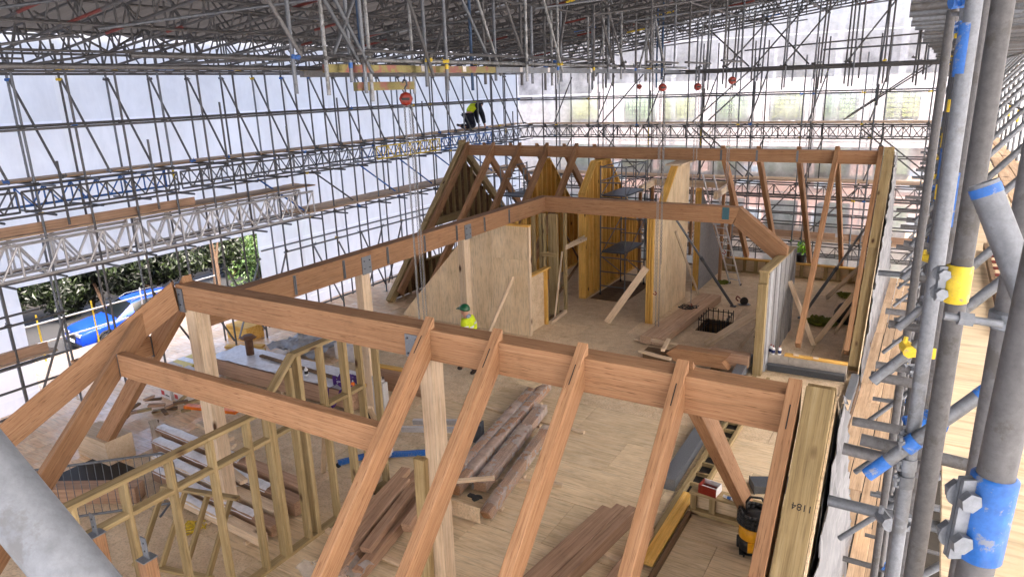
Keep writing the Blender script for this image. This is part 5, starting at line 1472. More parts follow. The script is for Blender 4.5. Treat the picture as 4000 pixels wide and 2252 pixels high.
timber('packing_block', 'stack of packing timber under the yellow plank', 'timber', (-11.4, 11.8, .27), (-9.4, 11.95, .27), .3, .53, BROWNLVL)
timber('plank_end', 'short yellow timber propped on the pack at the middle post', 'timber', (-10.6, 10.85, .58), (-10.3, 10.45, .7), .16, .06, YELLOW)

# white-topped wrapped beams in the left foreground
rw = random.Random(14)
wl = [((-13.3, 7.55), (-8.7, 7.35), .24, .3, 0, 'rearmost'), ((-12.9, 7.2), (-8.6, 7.0), .24, .26, 0, 'second from the rear'), ((-12.4, 6.86), (-8.7, 6.7), .22, .22, 0, 'middle'), ((-11.9, 6.54), (-8.5, 6.4), .2, .2, 0, 'second from the front'), ((-11.2, 6.26), (-8.5, 6.12), .18, .16, 0, 'frontmost')]
for (a, b, w_, h_, z_, nm) in wl:
    t = thing('wrapped_beam', f'white foil-topped beam, {nm} of five behind the stud wall', 'beam', (a[0], a[1], 0), 'wrapped beams behind the stud wall')
    for q in (.12, .5, .88): 
        px, py = a[0] + (b[0] - a[0]) * q, a[1] + (b[1] - a[1]) * q; beam('bearer', (px, py - .13, .03), (px, py + .13, .03), .08, .056, PINE, t)
    beam('timber_core', (a[0], a[1], .06 + h_ / 2), (b[0], b[1], .06 + h_ / 2), w_, h_, PINE if nm in ('middle', 'frontmost') else BROWNLVL, t)
    d = V((b[0] - a[0], b[1] - a[1], 0)); L = d.length; M = frame((a[0], a[1], 0), (b[0], b[1], 0))
    mb = foil(.02, L * rw.uniform(.55, .97), -w_ / 2 - .012, w_ / 2 + .012, .06 + h_, rw.random() * 9, .05, .08, .012); mb.v = [tuple(M @ V(p)) for p in mb.v]
    mb.build('foil_wrap', WRAP, t, smooth=True)
for (x0, y0, x1, y1, z, L_) in ((-11.9, 7.25, -11.0, 7.6, .4, 'short pale offcut lying across the wrapped beams'), (-10.4, 7.0, -9.8, 6.85, .37, 'pale offcut block on the wrapped beams near the post'), (-12.5, 7.9, -11.3, 7.75, .4, 'pale batten lying on the rear wrapped beam')):
    timber('offcut', L_, 'offcut', (x0, y0, z + .04), (x1, y1, z + .04), .14, .07, PINE, 'pale offcuts on the wrapped beams')
# wrapped long beams in the middle of the floor
def film(M, L, w, h, z0, seed):
    """loose clear film round a beam"""
    prof = [(-w/2 - .018, z0 + .01), (-w/2 - .022, z0 + h), (-w/2, z0 + h + .02), (w/2, z0 + h + .02), (w/2 + .022, z0 + h), (w/2 + .018, z0 + .01)]
    n = int(L / .12); vs = []; fs = []
    for i in range(n + 1):
        x = -.05 + (L + .1) * i / n
        for j, (a, b) in enumerate(prof):
            vs.append(M @ V((x, a + (.006 if a > 0 else -.006) * abs(noise.noise(V((x * 4, j * 2.1, seed)))), b + .008 * abs(noise.noise(V((x * 8, j * 1.7, seed + 2)))))))
    k = len(prof)
    for i in range(n):
        for j in range(k - 1): fs.append((i*k+j, i*k+j+1, (i+1)*k+j+1, (i+1)*k+j))
    mb = MB(); mb.add(vs, fs); return mb
FILMC = sheet_mat('clear film', (.9, .9, .92, 1), .35, .86)
mids = [((-7.45, 13.3), (-6.8, 8.75), .17, .2, 'leftmost of the four film-wrapped beams on the open floor', 2), ((-7.24, 13.35), (-6.58, 8.7), .17, .2, 'second of the four film-wrapped beams, touching the leftmost', 2), ((-6.78, 12.2), (-6.26, 9.0), .24, .18, 'third film-wrapped beam, darkest of the four on the open floor', 1), ((-6.2, 11.35), (-5.69, 8.3), .15, .2, 'rightmost film-wrapped beam with a pointed near end', 1)]
for (a, b, w_, h_, lb, _) in mids:
    t = thing('wrapped_beam', lb, 'beam', (a[0], a[1], 0), 'film-wrapped beams on the open floor')
    for q in (.15, .5, .85):
        px, py = a[0] + (b[0] - a[0]) * q, a[1] + (b[1] - a[1]) * q; beam('bearer', (px - w_ * .5, py, .035), (px + w_ * .5 + .05, py, .035), .09, .066, PINE, t)
    beam('timber_core', (a[0], a[1], .07 + h_ / 2), (b[0], b[1], .07 + h_ / 2), w_, h_, LVL if w_ < .2 else BROWNLVL, t, k1=.7 if lb.startswith('right') else 0)
    M = frame((a[0], a[1], 0), (b[0], b[1], 0)); film(M, (V(b) - V(a)).length, w_, h_, .07, a[0]).build('film_wrap', FILMC, t, smooth=True)
timber('batten', 'long batten under the far ends of the wrapped beams', 'batten', (-8.3, 12.0, .03), (-5.6, 11.9, .03), .09, .05, PINE)
timber('batten', 'batten sticking out under the near wrapped beams', 'batten', (-7.1, 9.3, .033), (-5.1, 9.9, .033), .09, .06, PINE)
tag(beam('plywood_offcut', (-7.75, 12.95, .37), (-7.2, 12.85, .37), .3, .012, PLY), 'pale plywood offcut lying on the wrapped beams', 'offcut')
timber('batten', 'short yellow batten at the far end of the wrapped beams', 'batten', (-7.75, 13.85, .05), (-7.45, 14.3, .05), .06, .06, YELLOW)
timber('batten', 'pale batten beside the yellow one at the wrapped beams', 'batten', (-7.9, 13.85, .05), (-7.58, 14.3, .05), .06, .05, PINE)
# heap of cut rafters in front
pile = [((-7.75, 8.75), (-7.25, 6.3), .16, .2, .1), ((-7.5, 8.8), (-7.02, 6.25), .16, .2, .1), ((-7.22, 8.4), (-6.82, 6.1), .16, .22, .11), ((-6.95, 8.2), (-6.55, 6.2), .16, .2, .1), ((-7.6, 8.6), (-7.15, 6.6), .17, .12, .27), ((-7.36, 8.3), (-6.9, 6.4), .17, .12, .28), ((-7.08, 8.1), (-6.66, 6.5), .17, .12, .28), ((-6.8, 8.5), (-6.45, 7.2), .15, .18, .30)]
for i, (a, b, w_, h_, z_) in enumerate(pile):
    nm = ('lower row, leftmost', 'lower row, second from left', 'lower row, third from left', 'lower row, rightmost', 'upper row, leftmost', 'upper row, second from left', 'upper row, third from left', 'upper row, right end')[i]
    timber('cut_beam', f'short brown beam in the heap before the middle rafters, {nm}', 'beam', (a[0], a[1], z_ + .06), (b[0], b[1], z_ + .06), w_, h_, BROWNLVL, 'heap of short brown beams', k1=.35)
for y in (6.9, 8.0): timber('bearer', f'pale bearer under the {"near" if y < 7.5 else "far"} end of the heap of brown beams', 'batten', (-7.9, y, .03), (-6.1, y - .1, .03), .09, .06, PINE)
fmh = foil(-7.35, -6.45, 5.75, 6.45, .05, 9, 0, .06, .14).build('crumpled_film', FILMC, None, smooth=True); tag(fmh, 'crumpled clear film below the heap of brown beams', 'plastic film')
timber('batten', 'pale stick lying over the wrapped beams by the black gloves', 'batten', (-6.7, 8.45, .42), (-5.95, 9.0, .42), .1, .045, PINE)
timber('bearer', 'pale bearer sticking out left of the black gloves', 'batten', (-6.55, 8.1, .36), (-6.15, 7.95, .36), .1, .07, PINE)
timber('bearer', 'pale bearer sticking out below the black gloves', 'batten', (-6.3, 7.5, .05), (-5.75, 7.3, .05), .1, .08, PINE)
sdp = thing('chipboard_offcut', 'chipboard offcut leaning at the heap below the black gloves', 'offcut', (-6.1, 8.2, 0)); slab('sheet', (-6.75, 8.2, .06), (-5.75, 8.23, .34), OSB, sdp)
gv = thing('gloves', 'pair of black gloves dropped on the beam heap', 'gloves', (-6.02, 8.35, .35))
mb = MB()
for k in range(2):
    c0 = V((-6.05 + k * .12, 8.42 - k * .05, .37)); mb.box((-.05, -.04, -.015), (.05, .04, .02), Matrix.Translation(c0) @ Matrix.Rotation(k * 1.1, 4, 'Z'))
    for f_ in range(5): a = k * 1.1 + (f_ - 2) * .25; mb.tube(c0, c0 + V((math.cos(a) * .12, math.sin(a) * .12, .005)), .013, 6)
mb.build('glove', BLACK, gv)
# three brown beams at the bottom centre
for i, (a, b) in enumerate((((-3.98, 9.3), (-4.28, 7.0)), ((-3.79, 9.45), (-4.1, 7.1)), ((-3.6, 9.5), (-3.9, 7.2)))):
    timber('cut_beam', f'brown beam lying at the bottom centre, {("left", "middle", "right")[i]} of three', 'beam', (a[0], a[1], .17), (b[0], b[1], .17), .17, .24, BROWNLVL, 'three brown beams at the bottom centre')
timber('bearer', 'pale bearer under the three brown beams', 'batten', (-4.3, 8.6, .025), (-3.3, 8.45, .025), .09, .05, PINE)
timber('cut_beam', 'brown beam lying partly behind the fourth rafter', 'beam', (-3.2, 9.2, .12), (-3.3, 7.2, .12), .14, .22, BROWNLVL)
# floor edge, yellow plank, knee wall, toolbox, vacuum
timber('plank', 'long yellow plank on the floor edge below the red box', 'plank', (-3.0, 8.5, .09), (-3.0, 10.6, .09), .2, .05, YELLOW)
fe = thing('floor_edge_frame', 'ladder-like treated floor edge timbers running beside the steel channels', 'timber frame', (-2.95, 12, 0))
beam('edge_joist', (-3.15, 7.0, .05), (-3.15, 16.3, .05), .09, .1, TREATED, fe); beam('edge_joist', (-2.84, 7.0, .05), (-2.84, 10.1, .05), .07, .1, DARKT, fe); beam('edge_joist', (-2.84, 10.3, .05), (-2.84, 16.3, .05), .07, .1, TREATED, fe)
for k in range(14): beam('nogging', (-3.1, 11.0 + k * .38, .045), (-2.878, 11.0 + k * .38, .045), .05, .08, TREATED, fe)
slab('gap_shade_strip', (-3.1, 10.7, .003), (-2.88, 16.3, .012), BLACK, fe)  # black strip paints the shade in the gap between the joists
kw = thing('knee_wall', 'knee-high treated stud wall carrying the red box', 'wall', (-2, 10.2, 0))
beam('cap', (-2.85, 10.2, .45), (-1.0, 10.2, .45), .26, .05, TREATED, kw); beam('bottom_plate', (-2.85, 10.2, .06), (-1.0, 10.2, .06), .12, .08, TREATED, kw)
for x in (-2.81, -2.5, -2.05, -1.96, -1.6, -1.1): beam('stud', (x, 10.2, .1), (x, 10.2, .425), .1, .05, TREATED, kw, upv=(0, 1, 0))
slab('panel', (-2.8, 10.262, .03), (-1.0, 10.28, .42), PLY, kw)
bx = thing('screw_box', 'open red and white carton of fixings on the knee wall', 'box', (-2.55, 10.2, .475), None, RD(-8))
def lbox(x0, y0, z0, x1, y1, z1, nm, mt, par):
    mb = MB(); mb.box((x0, y0, z0), (x1, y1, z1)); o = mb.build(nm, mt); o.parent = par; return o
lbox(-.15, -.12, 0, .15, .12, .01, 'base', REDP, bx); lbox(-.15, -.12, .01, .15, -.11, .15, 'front', REDP, bx); lbox(-.15, .11, .01, .15, .12, .15, 'back', WHITE, bx); lbox(-.15, -.11, .01, -.14, .11, .15, 'side', REDP, bx); lbox(.14, -.11, .01, .15, .11, .15, 'side', WHITE, bx)
for k in range(5): o = lbox(-.12, -.09 + k * .036, .06, .11, -.065 + k * .036, .085 + (k % 2) * .03, 'packet', (MAROON, WHITE, STEEL)[k % 3], bx)
tg = thing('sealant_tube', 'blue and white sealant tube lying beside the red carton', 'tube', (-2.2, 10.18, .5)); mb = MB(); mb.tube((-2.32, 10.16, .5), (-2.14, 10.12, .5), .024, 12); mb.build('cartridge', WHITE, tg, True); mb = MB(); mb.tube((-2.25, 10.144, .5), (-2.19, 10.131, .5), .0246, 12); mb.build('band', BLUEP, tg, True); mb = MB(); mb.tube((-2.14, 10.12, .5), (-2.04, 10.098, .5), .01, 8, .003); mb.build('nozzle', WHITE, tg, True)
def vacuum():
    t = thing('site_vacuum', 'black and yellow site vacuum cleaner with a coiled black hose', 'vacuum cleaner', (-1.72, 9.62, 0), None, RD(15))
    YV = plain('yellow plastic', (224, 160, 24), .4)
    def L(mb, nm, mt, sm=True, par=None): o = mb.build(nm, mt, None, sm); o.parent = par or t; return o
    mb = MB(); mb.lathe([(.16, .08), (.2, .1), (.21, .2), (.205, .3)], 20); L(mb, 'tank', BLACK)
    mb = MB(); mb.lathe([(.213, .3), (.22, .32), (.215, .46), (.19, .5)], 20); L(mb, 'collar', YV)
    mb = MB(); mb.lathe([(.205, .5), (.21, .52), (.19, .62), (.15, .68), (.06, .7)], 20); L(mb, 'motor_head', BLACK)
    mb = MB()
    for k in range(4):
        rr_ = .2 - k * .004; z = .55 + k * .055; pts = [V((math.cos(a) * (rr_ + .03), math.sin(a) * (rr_ + .03), z + .01 * math.sin(a * 2 + k))) for a in [j * 2 * math.pi / 20 for j in range(20)]]; mb.path(pts, .03, 7, True)
    L(mb, 'hose', BLACK)
    mb = MB(); mb.path([(-.11, 0, .66), (-.13, 0, .86), (-.08, 0, .95), (.08, 0, .95), (.13, 0, .86), (.11, 0, .66)], .018, 8); L(mb, 'handle', BLACK)
    mb = MB(); mb.box((-.09, -.226, .14), (.09, -.205, .3)); L(mb, 'front_panel', YV, False)
    for (x, y) in ((.17, .12), (-.17, .12)):
        mb = MB(); mb.lathe([(.03, -.025), (.09, -.025), (.095, 0), (.09, .025), (.03, .025)], 16, Matrix.Translation((x * 1.2, y, .095)) @ Matrix.Rotation(H90, 4, 'Y')); L(mb, 'wheel', BLACK)
    for (x, y) in ((.13, -.14), (-.13, -.14)):
        mb = MB(); mb.lathe([(.02, -.015), (.035, 0), (.02, .015)], 10, Matrix.Translation((x, y, .035)) @ Matrix.Rotation(H90, 4, 'Y')); L(mb, 'castor', BLACK)
    mb = MB(); mb.box((-.2, -.18, .06), (.2, .16, .085)); L(mb, 'chassis', BLACK, False)
    return t
vacuum()
# steel channels on the floor
def chan_thing(label, p0, p1, w, h, mat, name='steel_section'):
    t = thing(name, label, 'steel beam', (p0[0], p0[1], 0)); channel(p0, p1, w, h, .016, mat, t, 'web_and_flanges')
    M = frame(p0, p1); L = (V(p1) - V(p0)).length; mb = MB(); mb.box((-.012, -w / 2 - .01, -.01), (-.0005, w / 2 + .01, h + .01), M); mb.build('end_plate', mat, t); return t
chan_thing('long galvanised steel section lying towards the doorway, left of two', (-3.42, 10.7, .01), (-3.46, 13.9, .01), .26, .2, STEEL)
chan_thing('far galvanised steel section, right of two beside the floor edge', (-3.4, 14.0, .05), (-3.52, 17.2, .05), .24, .22, STEEL)
chan_thing('short dark steel channel lying behind the vacuum cleaner', (-2.12, 11.4, .01), (-1.15, 11.9, .01), .34, .14, DSTEEL)
lump('green sling rope heaped on the steel section', 'rope', 'sling_rope', (-3.25, 13.6, .2), (.25, .3, .1), plain('teal rope', (60, 140, 120), .8), 12, .02, 5)
# pointed brown beams under the membrane wall end
for i, (x0, x1, y, z, h_) in enumerate(((-5.3, -3.75, 16.25, .36, .34), (-4.3, -3.35, 16.55, .34, .3))):
    t = thing('pointed_beam', ('brown beam with arrow-shaped ends stacked by the membrane wall', 'darker brown beam end behind the arrow-ended beam')[i], 'beam', (x0, y, 0))
    mb = MB(); w_ = .16; c_ = h_ / 2; mb.prism([(x0, z), (x0 + .22, z - c_), (x1 - (0 if i else -.02), z - c_), (x1 + .16 - .32, z), (x1, z + c_), (x0 + .22, z + c_)] if i == 0 else [(x0, z - c_), (x1, z - c_), (x1, z + c_), (x0, z + c_)], y - w_, y + w_, 'y'); mb.build('timber', LVL if i == 0 else BROWNLVL, t)
    for q in (.25, .75): beam('bearer', (x0 + (x1 - x0) * q, y - .3, .08), (x0 + (x1 - x0) * q, y + .3, .08), .1, .1, DARKT, t)
for i, (p0, p1, lb) in enumerate((((-6.0, 16.1, .3), (-5.1, 15.9, .3), 'pale batten pointing left beside the arrow-ended beam'), ((-5.9, 16.7, .42), (-4.9, 16.55, .42), 'pale batten crossing behind the arrow-ended beam'), ((-5.45, 16.75, .5), (-5.35, 16.0, .46), 'short pale batten laid across the other two by the long floor beam'))):
    timber('batten', lb, 'batten', p0, p1, .1, .06, PINE)
tag(slab('dark_crate', (-5.95, 16.2, .0), (-5.3, 16.6, .26), DARKT), 'low dark crate under the pale battens', 'crate')
# long beam lying on the floor beyond
PALEB = wood('pale beam', (176, 146, 122), (194, 164, 138), (206, 180, 156), (.8, 22, 34), fine=(1.4, 50, 80), var=.05)  # paler timber tone for the far floor beams
for i in range(2): timber('floor_beam', ('long pale brown beam lying beside the plywood partition, left of a pair', 'long pale brown beam lying beside the plywood partition, right of a pair')[i], 'beam', (-6.28 + i * .33, 17.3, .16), (-5.95 + i * .33, 22.0, .16), .32, .22, PALEB, 'pair of long beams on the far floor')
timber('bearer', 'pale bearer under the far end of the long floor beams', 'batten', (-6.5, 21.4, .03), (-5.4, 21.3, .03), .1, .05, PINE)
timber('bearer', 'pale bearer under the near end of the long floor beams', 'batten', (-6.7, 17.6, .03), (-5.4, 17.5, .03), .12, .05, PINE)
# opening with reinforcement cage
rc = thing('rebar_cage', 'black reinforcement cage standing in the square floor opening', 'rebar', ((HX0 + HX1) / 2, 19.7, -1.1))
mb = MB()
x0, x1, y0, y1 = HX0 + .08, HX1 - .08, HY0 + .1, HY1 - .1
for z in (-.9, -.5, -.1, .3): mb.path([(x0, y0, z), (x1, y0, z), (x1, y1, z), (x0, y1, z)], .014, 6, True)
mb.build('link', BLACKM, rc)
for i in range(6):
    for y in (y0, y1): tube('bar', (x0 + (x1 - x0) * i / 5, y, -1.1), (x0 + (x1 - x0) * i / 5, y, .38), .013, BLACKM, rc, 6)
for i in range(3):
    for x in (x0, x1): tube('bar', (x, y0 + (y1 - y0) * (i + 1) / 4, -1.1), (x, y0 + (y1 - y0) * (i + 1) / 4, .38), .013, BLACKM, rc, 6)

# ---- braces, props, ladders
br = [((-7.98, 18.6, .0), (-6.9, 18.95, 1.75), .2, .07, PINE, 'pale diagonal brace from the floor to the yellow end post'),
      ((-10.2, 15.1, .0), (-9.95, 16.47, 1.75), .11, .05, PINE, 'thin pale brace leaning on the big plywood wall'),
      ((-9.55, 18.2, .0), (-9.62, 18.9, 2.0), .06, .04, PINE, 'thin pale stick leaning against the treated stud panel'),
      ((-6.13, 22.0, .0), (-6.5, 20.3, 2.6), .08, .04, PINE, 'thin pale brace on the partition beside the grey prop'),
      ((-4.82, 18.0, .0), (-3.28, 17.9, 1.35), .2, .05, PINE, 'wide pale brace left of the membrane-faced wall'),
      ((-3.95, 18.2, .0), (-3.3, 18.2, 1.1), .08, .04, PINE, 'thin pale brace close to the membrane-faced wall'),
      ((-2.25, 19.2, .0), (-3.0, 19.3, 1.7), .12, .05, PINE, 'pale brace right of the membrane-faced wall'),
      ((-2.24, 19.5, .0), (-1.42, 19.4, 1.5), .14, .05, PINE, 'pale brace to the far gable, nearest to the netting'),
      ((-1.89, 20.4, .0), (-1.42, 19.9, 1.1), .08, .04, PINE, 'short thin pale brace beside the black bag'),
      ((-2.54, 23.9, .0), (-1.45, 21.8, 1.75), .14, .05, PINE, 'upper pale brace on the far gable above the netting'),
      ((-1.5, 18.6, .0), (-1.4, 18.9, .9), .1, .04, PINE, 'short pale brace at the foot of the far gable rafter')]
for (a, b, w_, h_, mt, lb) in br: timber('timber_brace', lb, 'brace', V(a) + V((0, 0, .03)), b, h_, w_, mt, 'timber braces')
for (a, b, lb) in (((-5.02, 21.8, .0), (-6.62, 20.6, 2.95), 'grey push-pull prop leaning on the plywood partition'), ((-2.94, 21.5, .0), (-1.45, 21.6, 2.9), 'grey push-pull prop leaning on the far gable'), ((-10.6, 20.3, 0), (-9.95, 22.4, 1.9), 'dark prop crossing another left of the yellow stud partition'), ((-10.1, 22.2, 0), (-10.7, 21.4, 1.9), 'dark prop crossed by another left of the yellow stud partition')):
    t = thing('prop', lb, 'prop', a, 'props'); a = V(a); b = V(b); m_ = a.lerp(b, .55); mt = GALV if 'grey' in lb else DARKT
    tube('outer_tube', a + (b - a).normalized() * .05, m_, .045, mt, t); tube('inner_tube', m_, b, .034, mt, t); tube('collar', a.lerp(b, .53), a.lerp(b, .57), .056, DSTEEL, t)
    slab('foot_plate', (a.x - .09, a.y - .07, .001), (a.x + .09, a.y + .07, .03), DSTEEL, t)
def ladder(label, foot, top, wv, n, mat):
    t = thing('ladder', label, 'ladder', foot); foot = V(foot); top = V(top); wv = V(wv)
    for s in (-1, 1): beam('stile', foot + wv * s, top + wv * s, .035, .1, mat, t, upv=(0, -1, 1))
    for k in range(n): q = foot.lerp(top, (k + .7) / (n + .5)); tube('rung', q - wv, q + wv, .018, mat, t, 8)
    for s in (-1, 1): q = foot.lerp(top, .12); beam('warning_band', foot.lerp(top, .03) + wv * s, q + wv * s, .034, .086, YELP, t, upv=(0, -1, 1)); slab('rubber_foot', foot + wv * s + V((-.03, -.05, 0)), foot + wv * s + V((.03, .05, .06)), BLACK, t)
ladder('aluminium ladder leaning at the far partition with striped feet', (-5.6, 24.4, 0), (-6.5, 23.6, 3.9), (.2, -.06, 0), 14, ALU)
ladder('grey ladder standing inside the scaffold tower', (-8.2, 23.2, .05), (-8.0, 22.2, 3.4), (.2, 0, 0), 12, GALV)
def tower(label, x0, x1, y0, y1, top, plats, zmin=0):
    t = thing('scaffold_tower', label, 'scaffold tower', (x0, y0, 0)); r = .025
    for x in (x0, x1):
        for y in (y0, y1):
            tube('upright', (x, y, .1), (x, y, top), r, GALV, t, 8)
            tube('castor', (x, y, .03), (x, y, .12), .04, BLACK, t, 8)
    z = .35
    while z < top:
        for y in (y0, y1): tube('rung', (x0, y, z), (x1, y, z), .02, GALV, t, 8)
        z += .5
    for x in (x0, x1):
        z = .4; k = 0
        while z < top - .9:
            tube('brace', (x, y0 if k % 2 else y1, z), (x, y1 if k % 2 else y0, z + 1.0), .018, GALV, t, 8); z += 1.0; k += 1
    for z in plats: slab('platform', (x0 + .03, y0 + .03, z), (x1 - .03, y1 - .03, z + .05), DSTEEL, t)
    for z in (top - .05, top - .5):
        for x in (x0, x1): tube('guard_rail', (x, y0, z), (x, y1, z), .02, GALV, t, 8)
    for y in (y0, y1): tube('inner_upright', ((x0 + x1) / 2, y, top - .9), ((x0 + x1) / 2, y, top - .05), .018, GALV, t, 8)
    return t
tower('grey scaffold tower with a deck inside the yellow stud bay', -9.35, -8.47, 21.2, 23.0, 4.4, (1.5, 3.4))
tower('grey scaffold tower rising between the crossing rafters at the left', -13.2, -12.25, 21.2, 23.1, 4.25, (3.2,))
for k in range(4): tag(slab('base_board', (-9.5 + k * .31, 20.72, .004), (-9.2 + k * .31, 23.2, .03), DARKT), f'dark board under the scaffold tower, {("leftmost", "second from left", "second from right", "rightmost")[k]} of four', 'board', 'dark boards under the tower')
# ---- small things on the far floor
lump('olive netting heap on the floor before the black bag', 'netting', 'netting_heap', (-2.35, 21.2, 0), (.5, .4, .16), ROPE, 30, .03, 2)
lump('olive netting bundle at the foot of the far gable', 'netting', 'netting_heap', (-1.95, 24.3, 0), (.4, .3, .12), ROPE, 20, .03, 3)
lump('small olive netting bundle at the ladder feet', 'netting', 'netting_heap', (-6.0, 24.3, 0), (.25, .2, .1), ROPE, 14, .025, 4)
lump('coiled dark hose ring by the membrane-faced wall', 'hose', 'hose_coil', (-3.6, 19.2, 0), (.3, .3, .05), plain('dark olive hose', (60, 56, 34), .7), 9, .015, 6)
lump('loose dark rope on the long floor beams', 'rope', 'rope_coil', (-6.0, 20.2, .28), (.4, .25, .06), BLACK, 7, .012, 7)
bg_ = thing('rubble_bag', 'slumped black bag between the far braces', 'bag', (-1.65, 21.7, 0)); mb = MB()
rg = random.Random(2); mb.lathe([(.3, 0), (.42, .08), (.4, .3), (.28, .5), (.1, .62)], 14, Matrix.Translation((-1.68, 21.7, 0))); mb.v = [(x + .04 * noise.noise(V((x * 4, y * 4, z * 5))), y + .05 * noise.noise(V((y * 5, z * 4, x))), z) for x, y, z in mb.v]; mb.build('sack', BLACK, bg_, True)
def saw(label, x, y):
    t = thing('circular_saw', label, 'saw', (x, y, 0), None, .6); 
    def L(mb, nm, mt): o = mb.build(nm, mt); o.parent = t
    mb = MB(); mb.box((-.18, -.1, .02), (.18, .1, .03)); L(mb, 'base_plate', STEEL)
    mb = MB(); mb.lathe([(.0, -.02), (.13, -.02), (.13, .02), (.0, .02)], 18, Matrix.Translation((0, .02, .13)) @ Matrix.Rotation(H90, 4, 'X')); L(mb, 'blade_guard', BLACK)
    mb = MB(); mb.tube((0, .03, .13), (0, .16, .13), .07, 12); L(mb, 'motor', BLACK)
    mb = MB(); mb.path([(-.1, .08, .2), (-.2, .1, .28), (-.24, .1, .2), (-.16, .09, .12)], .022, 7); L(mb, 'handle', MAROON)
saw('dark circular saw on the floor by the grey prop foot', -4.75, 22.1); saw('small dark power tool at the far eaves wall', -4.4, 25.6)
sh_ = thing('trestle', 'small blue trestle with a yellow top near the membrane-faced wall', 'trestle', (-4.1, 23.6, 0)); beam('top', (-4.5, 23.7, .56), (-3.9, 23.4, .56), .14, .06, YELLOW, sh_)
for (x, y) in ((-4.45, 23.6), (-4.4, 23.82), (-3.98, 23.35), (-3.93, 23.55)): tube('leg', (x, y, 0), (x + .03, y, .53), .02, BLUEP, sh_, 8)
pl_ = thing('potted_plant', 'green leafy plant in a dark pot beyond the far eaves wall', 'plant', (-3.9, 27.4, .0)); mb = MB(); rq = random.Random(6)
for i in range(150):
    p = V((-3.9 + rq.gauss(0, .12), 27.4 + rq.gauss(0, .12), .82 + rq.gauss(0, .12))); n_ = V((rq.gauss(0, 1), rq.gauss(0, 1), rq.gauss(0, 1))).normalized(); a = n_.orthogonal().normalized(); b = n_.cross(a); mb.add([p - a * .07, p + b * .03, p + a * .07, p - b * .03], [(0, 1, 2, 3)])
mb.build('foliage', leafmat('plant leaf', (90, 150, 30), (130, 190, 40), (170, 210, 70)), pl_); mb = MB(); mb.lathe([(.16, .25), (.22, .6), (.2, .6)], 14, Matrix.Translation((-3.9, 27.4, 0))); mb.build('pot', BLACK, pl_); mb = MB(); mb.tube((-3.9, 27.4, .55), (-3.9, 27.4, .95), .02, 6); mb.build('stem', BARK, pl_); mb = MB(); mb.box((-4.2, 27.1, -.2), (-3.6, 27.7, .25)); mb.build('stand', DARKT, pl_)

# ---- left foreground and deck
ml = thing('material_lift', 'blue and aluminium material lift folded behind the near rafter', 'lift', (-8.5, 9.1, 0))
for k in range(4): slab('mast_section', (-8.72 + k * .07, 9.12, .1), (-8.67 + k * .07, 9.26, 1.75 - k * .04), ALU, ml)
beam('leg', (-8.55, 9.2, .1), (-7.5, 9.9, .1), .08, .1, BLUEP, ml); beam('leg', (-8.75, 9.05, .1), (-7.95, 8.05, .1), .08, .1, BLUEP, ml); beam('leg', (-8.75, 9.2, .1), (-9.2, 8.5, .1), .08, .1, BLUEP, ml)
for (x, y) in ((-7.5, 9.9), (-7.95, 8.05), (-9.2, 8.5)): mb = MB(); mb.lathe([(.02, -.02), (.05, -.02), (.05, .02), (.02, .02)], 12, Matrix.Translation((x, y, .05)) @ Matrix.Rotation(H90, 4, 'X')); mb.build('castor', BLACK, ml)
mb = MB(); mb.lathe([(.02, -.05), (.1, -.05), (.1, .05), (.02, .05)], 16, Matrix.Translation((-8.86, 9.1, .9)) @ Matrix.Rotation(H90, 4, 'X')); mb.build('winch', BLACK, ml); tube('winch_handle', (-8.9, 9.05, .9), (-9.0, 8.95, .4), .014, BLACK, ml, 6); tube('cable', (-8.6, 9.3, 1.7), (-8.55, 9.3, .4), .01, BLACK, ml, 6)
for k in range(2): channel((-8.4, 9.5 + k * .35, .5), (-7.2, 9.9 + k * .35, .58), .08, .1, .012, ALU, ml, 'fork')
spk = thing('steel_bracket', 'dark steel T-bracket leaning beside the near post', 'bracket', (-7.3, 10.6, 0)); slab('plate', (-7.45, 10.5, .02), (-7.2, 10.53, .42), DSTEEL, spk); slab('plate', (-7.34, 10.53, .02), (-7.31, 10.75, .42), DSTEEL, spk); tube('pin', (-7.2, 10.55, .1), (-6.98, 10.7, .12), .03, DSTEEL, spk)
# pedestrian barrier lying tilted
bar = thing('pedestrian_barrier', 'tilted grey barred pedestrian barrier behind the stud wall', 'barrier', (-11.5, 5.9, 0))
A_ = V((-12.6, 4.6, 1.0)); B_ = V((-10.9, 6.1, 1.05)); dn = V((.15, -.1, -1)).normalized()
tube('top_rail', A_, B_, .022, GALV, bar); 
mb = MB(); mb.path([B_, B_ + (B_ - A_).normalized() * .12 + dn * .06, B_ + (B_ - A_).normalized() * .17 + dn * .2, B_ + (B_ - A_).normalized() * .17 + dn * .72, B_ + (B_ - A_).normalized() * .1 + dn * .85, B_ + dn * .9], .022, 8); mb.build('end_hoop', GALV, bar)
tube('bottom_rail', A_ + dn * .9, B_ + dn * .9, .022, GALV, bar)
for k in range(18): q = A_.lerp(B_, (k + .5) / 18); tube('bar', q, q + dn * .9, .006, DSTEEL, bar, 5)
tube('foot', B_ + dn * .9 + V((-.2, .3, -.02)), B_ + dn * .9 + V((.2, -.3, -.02)), .02, GALV, bar)
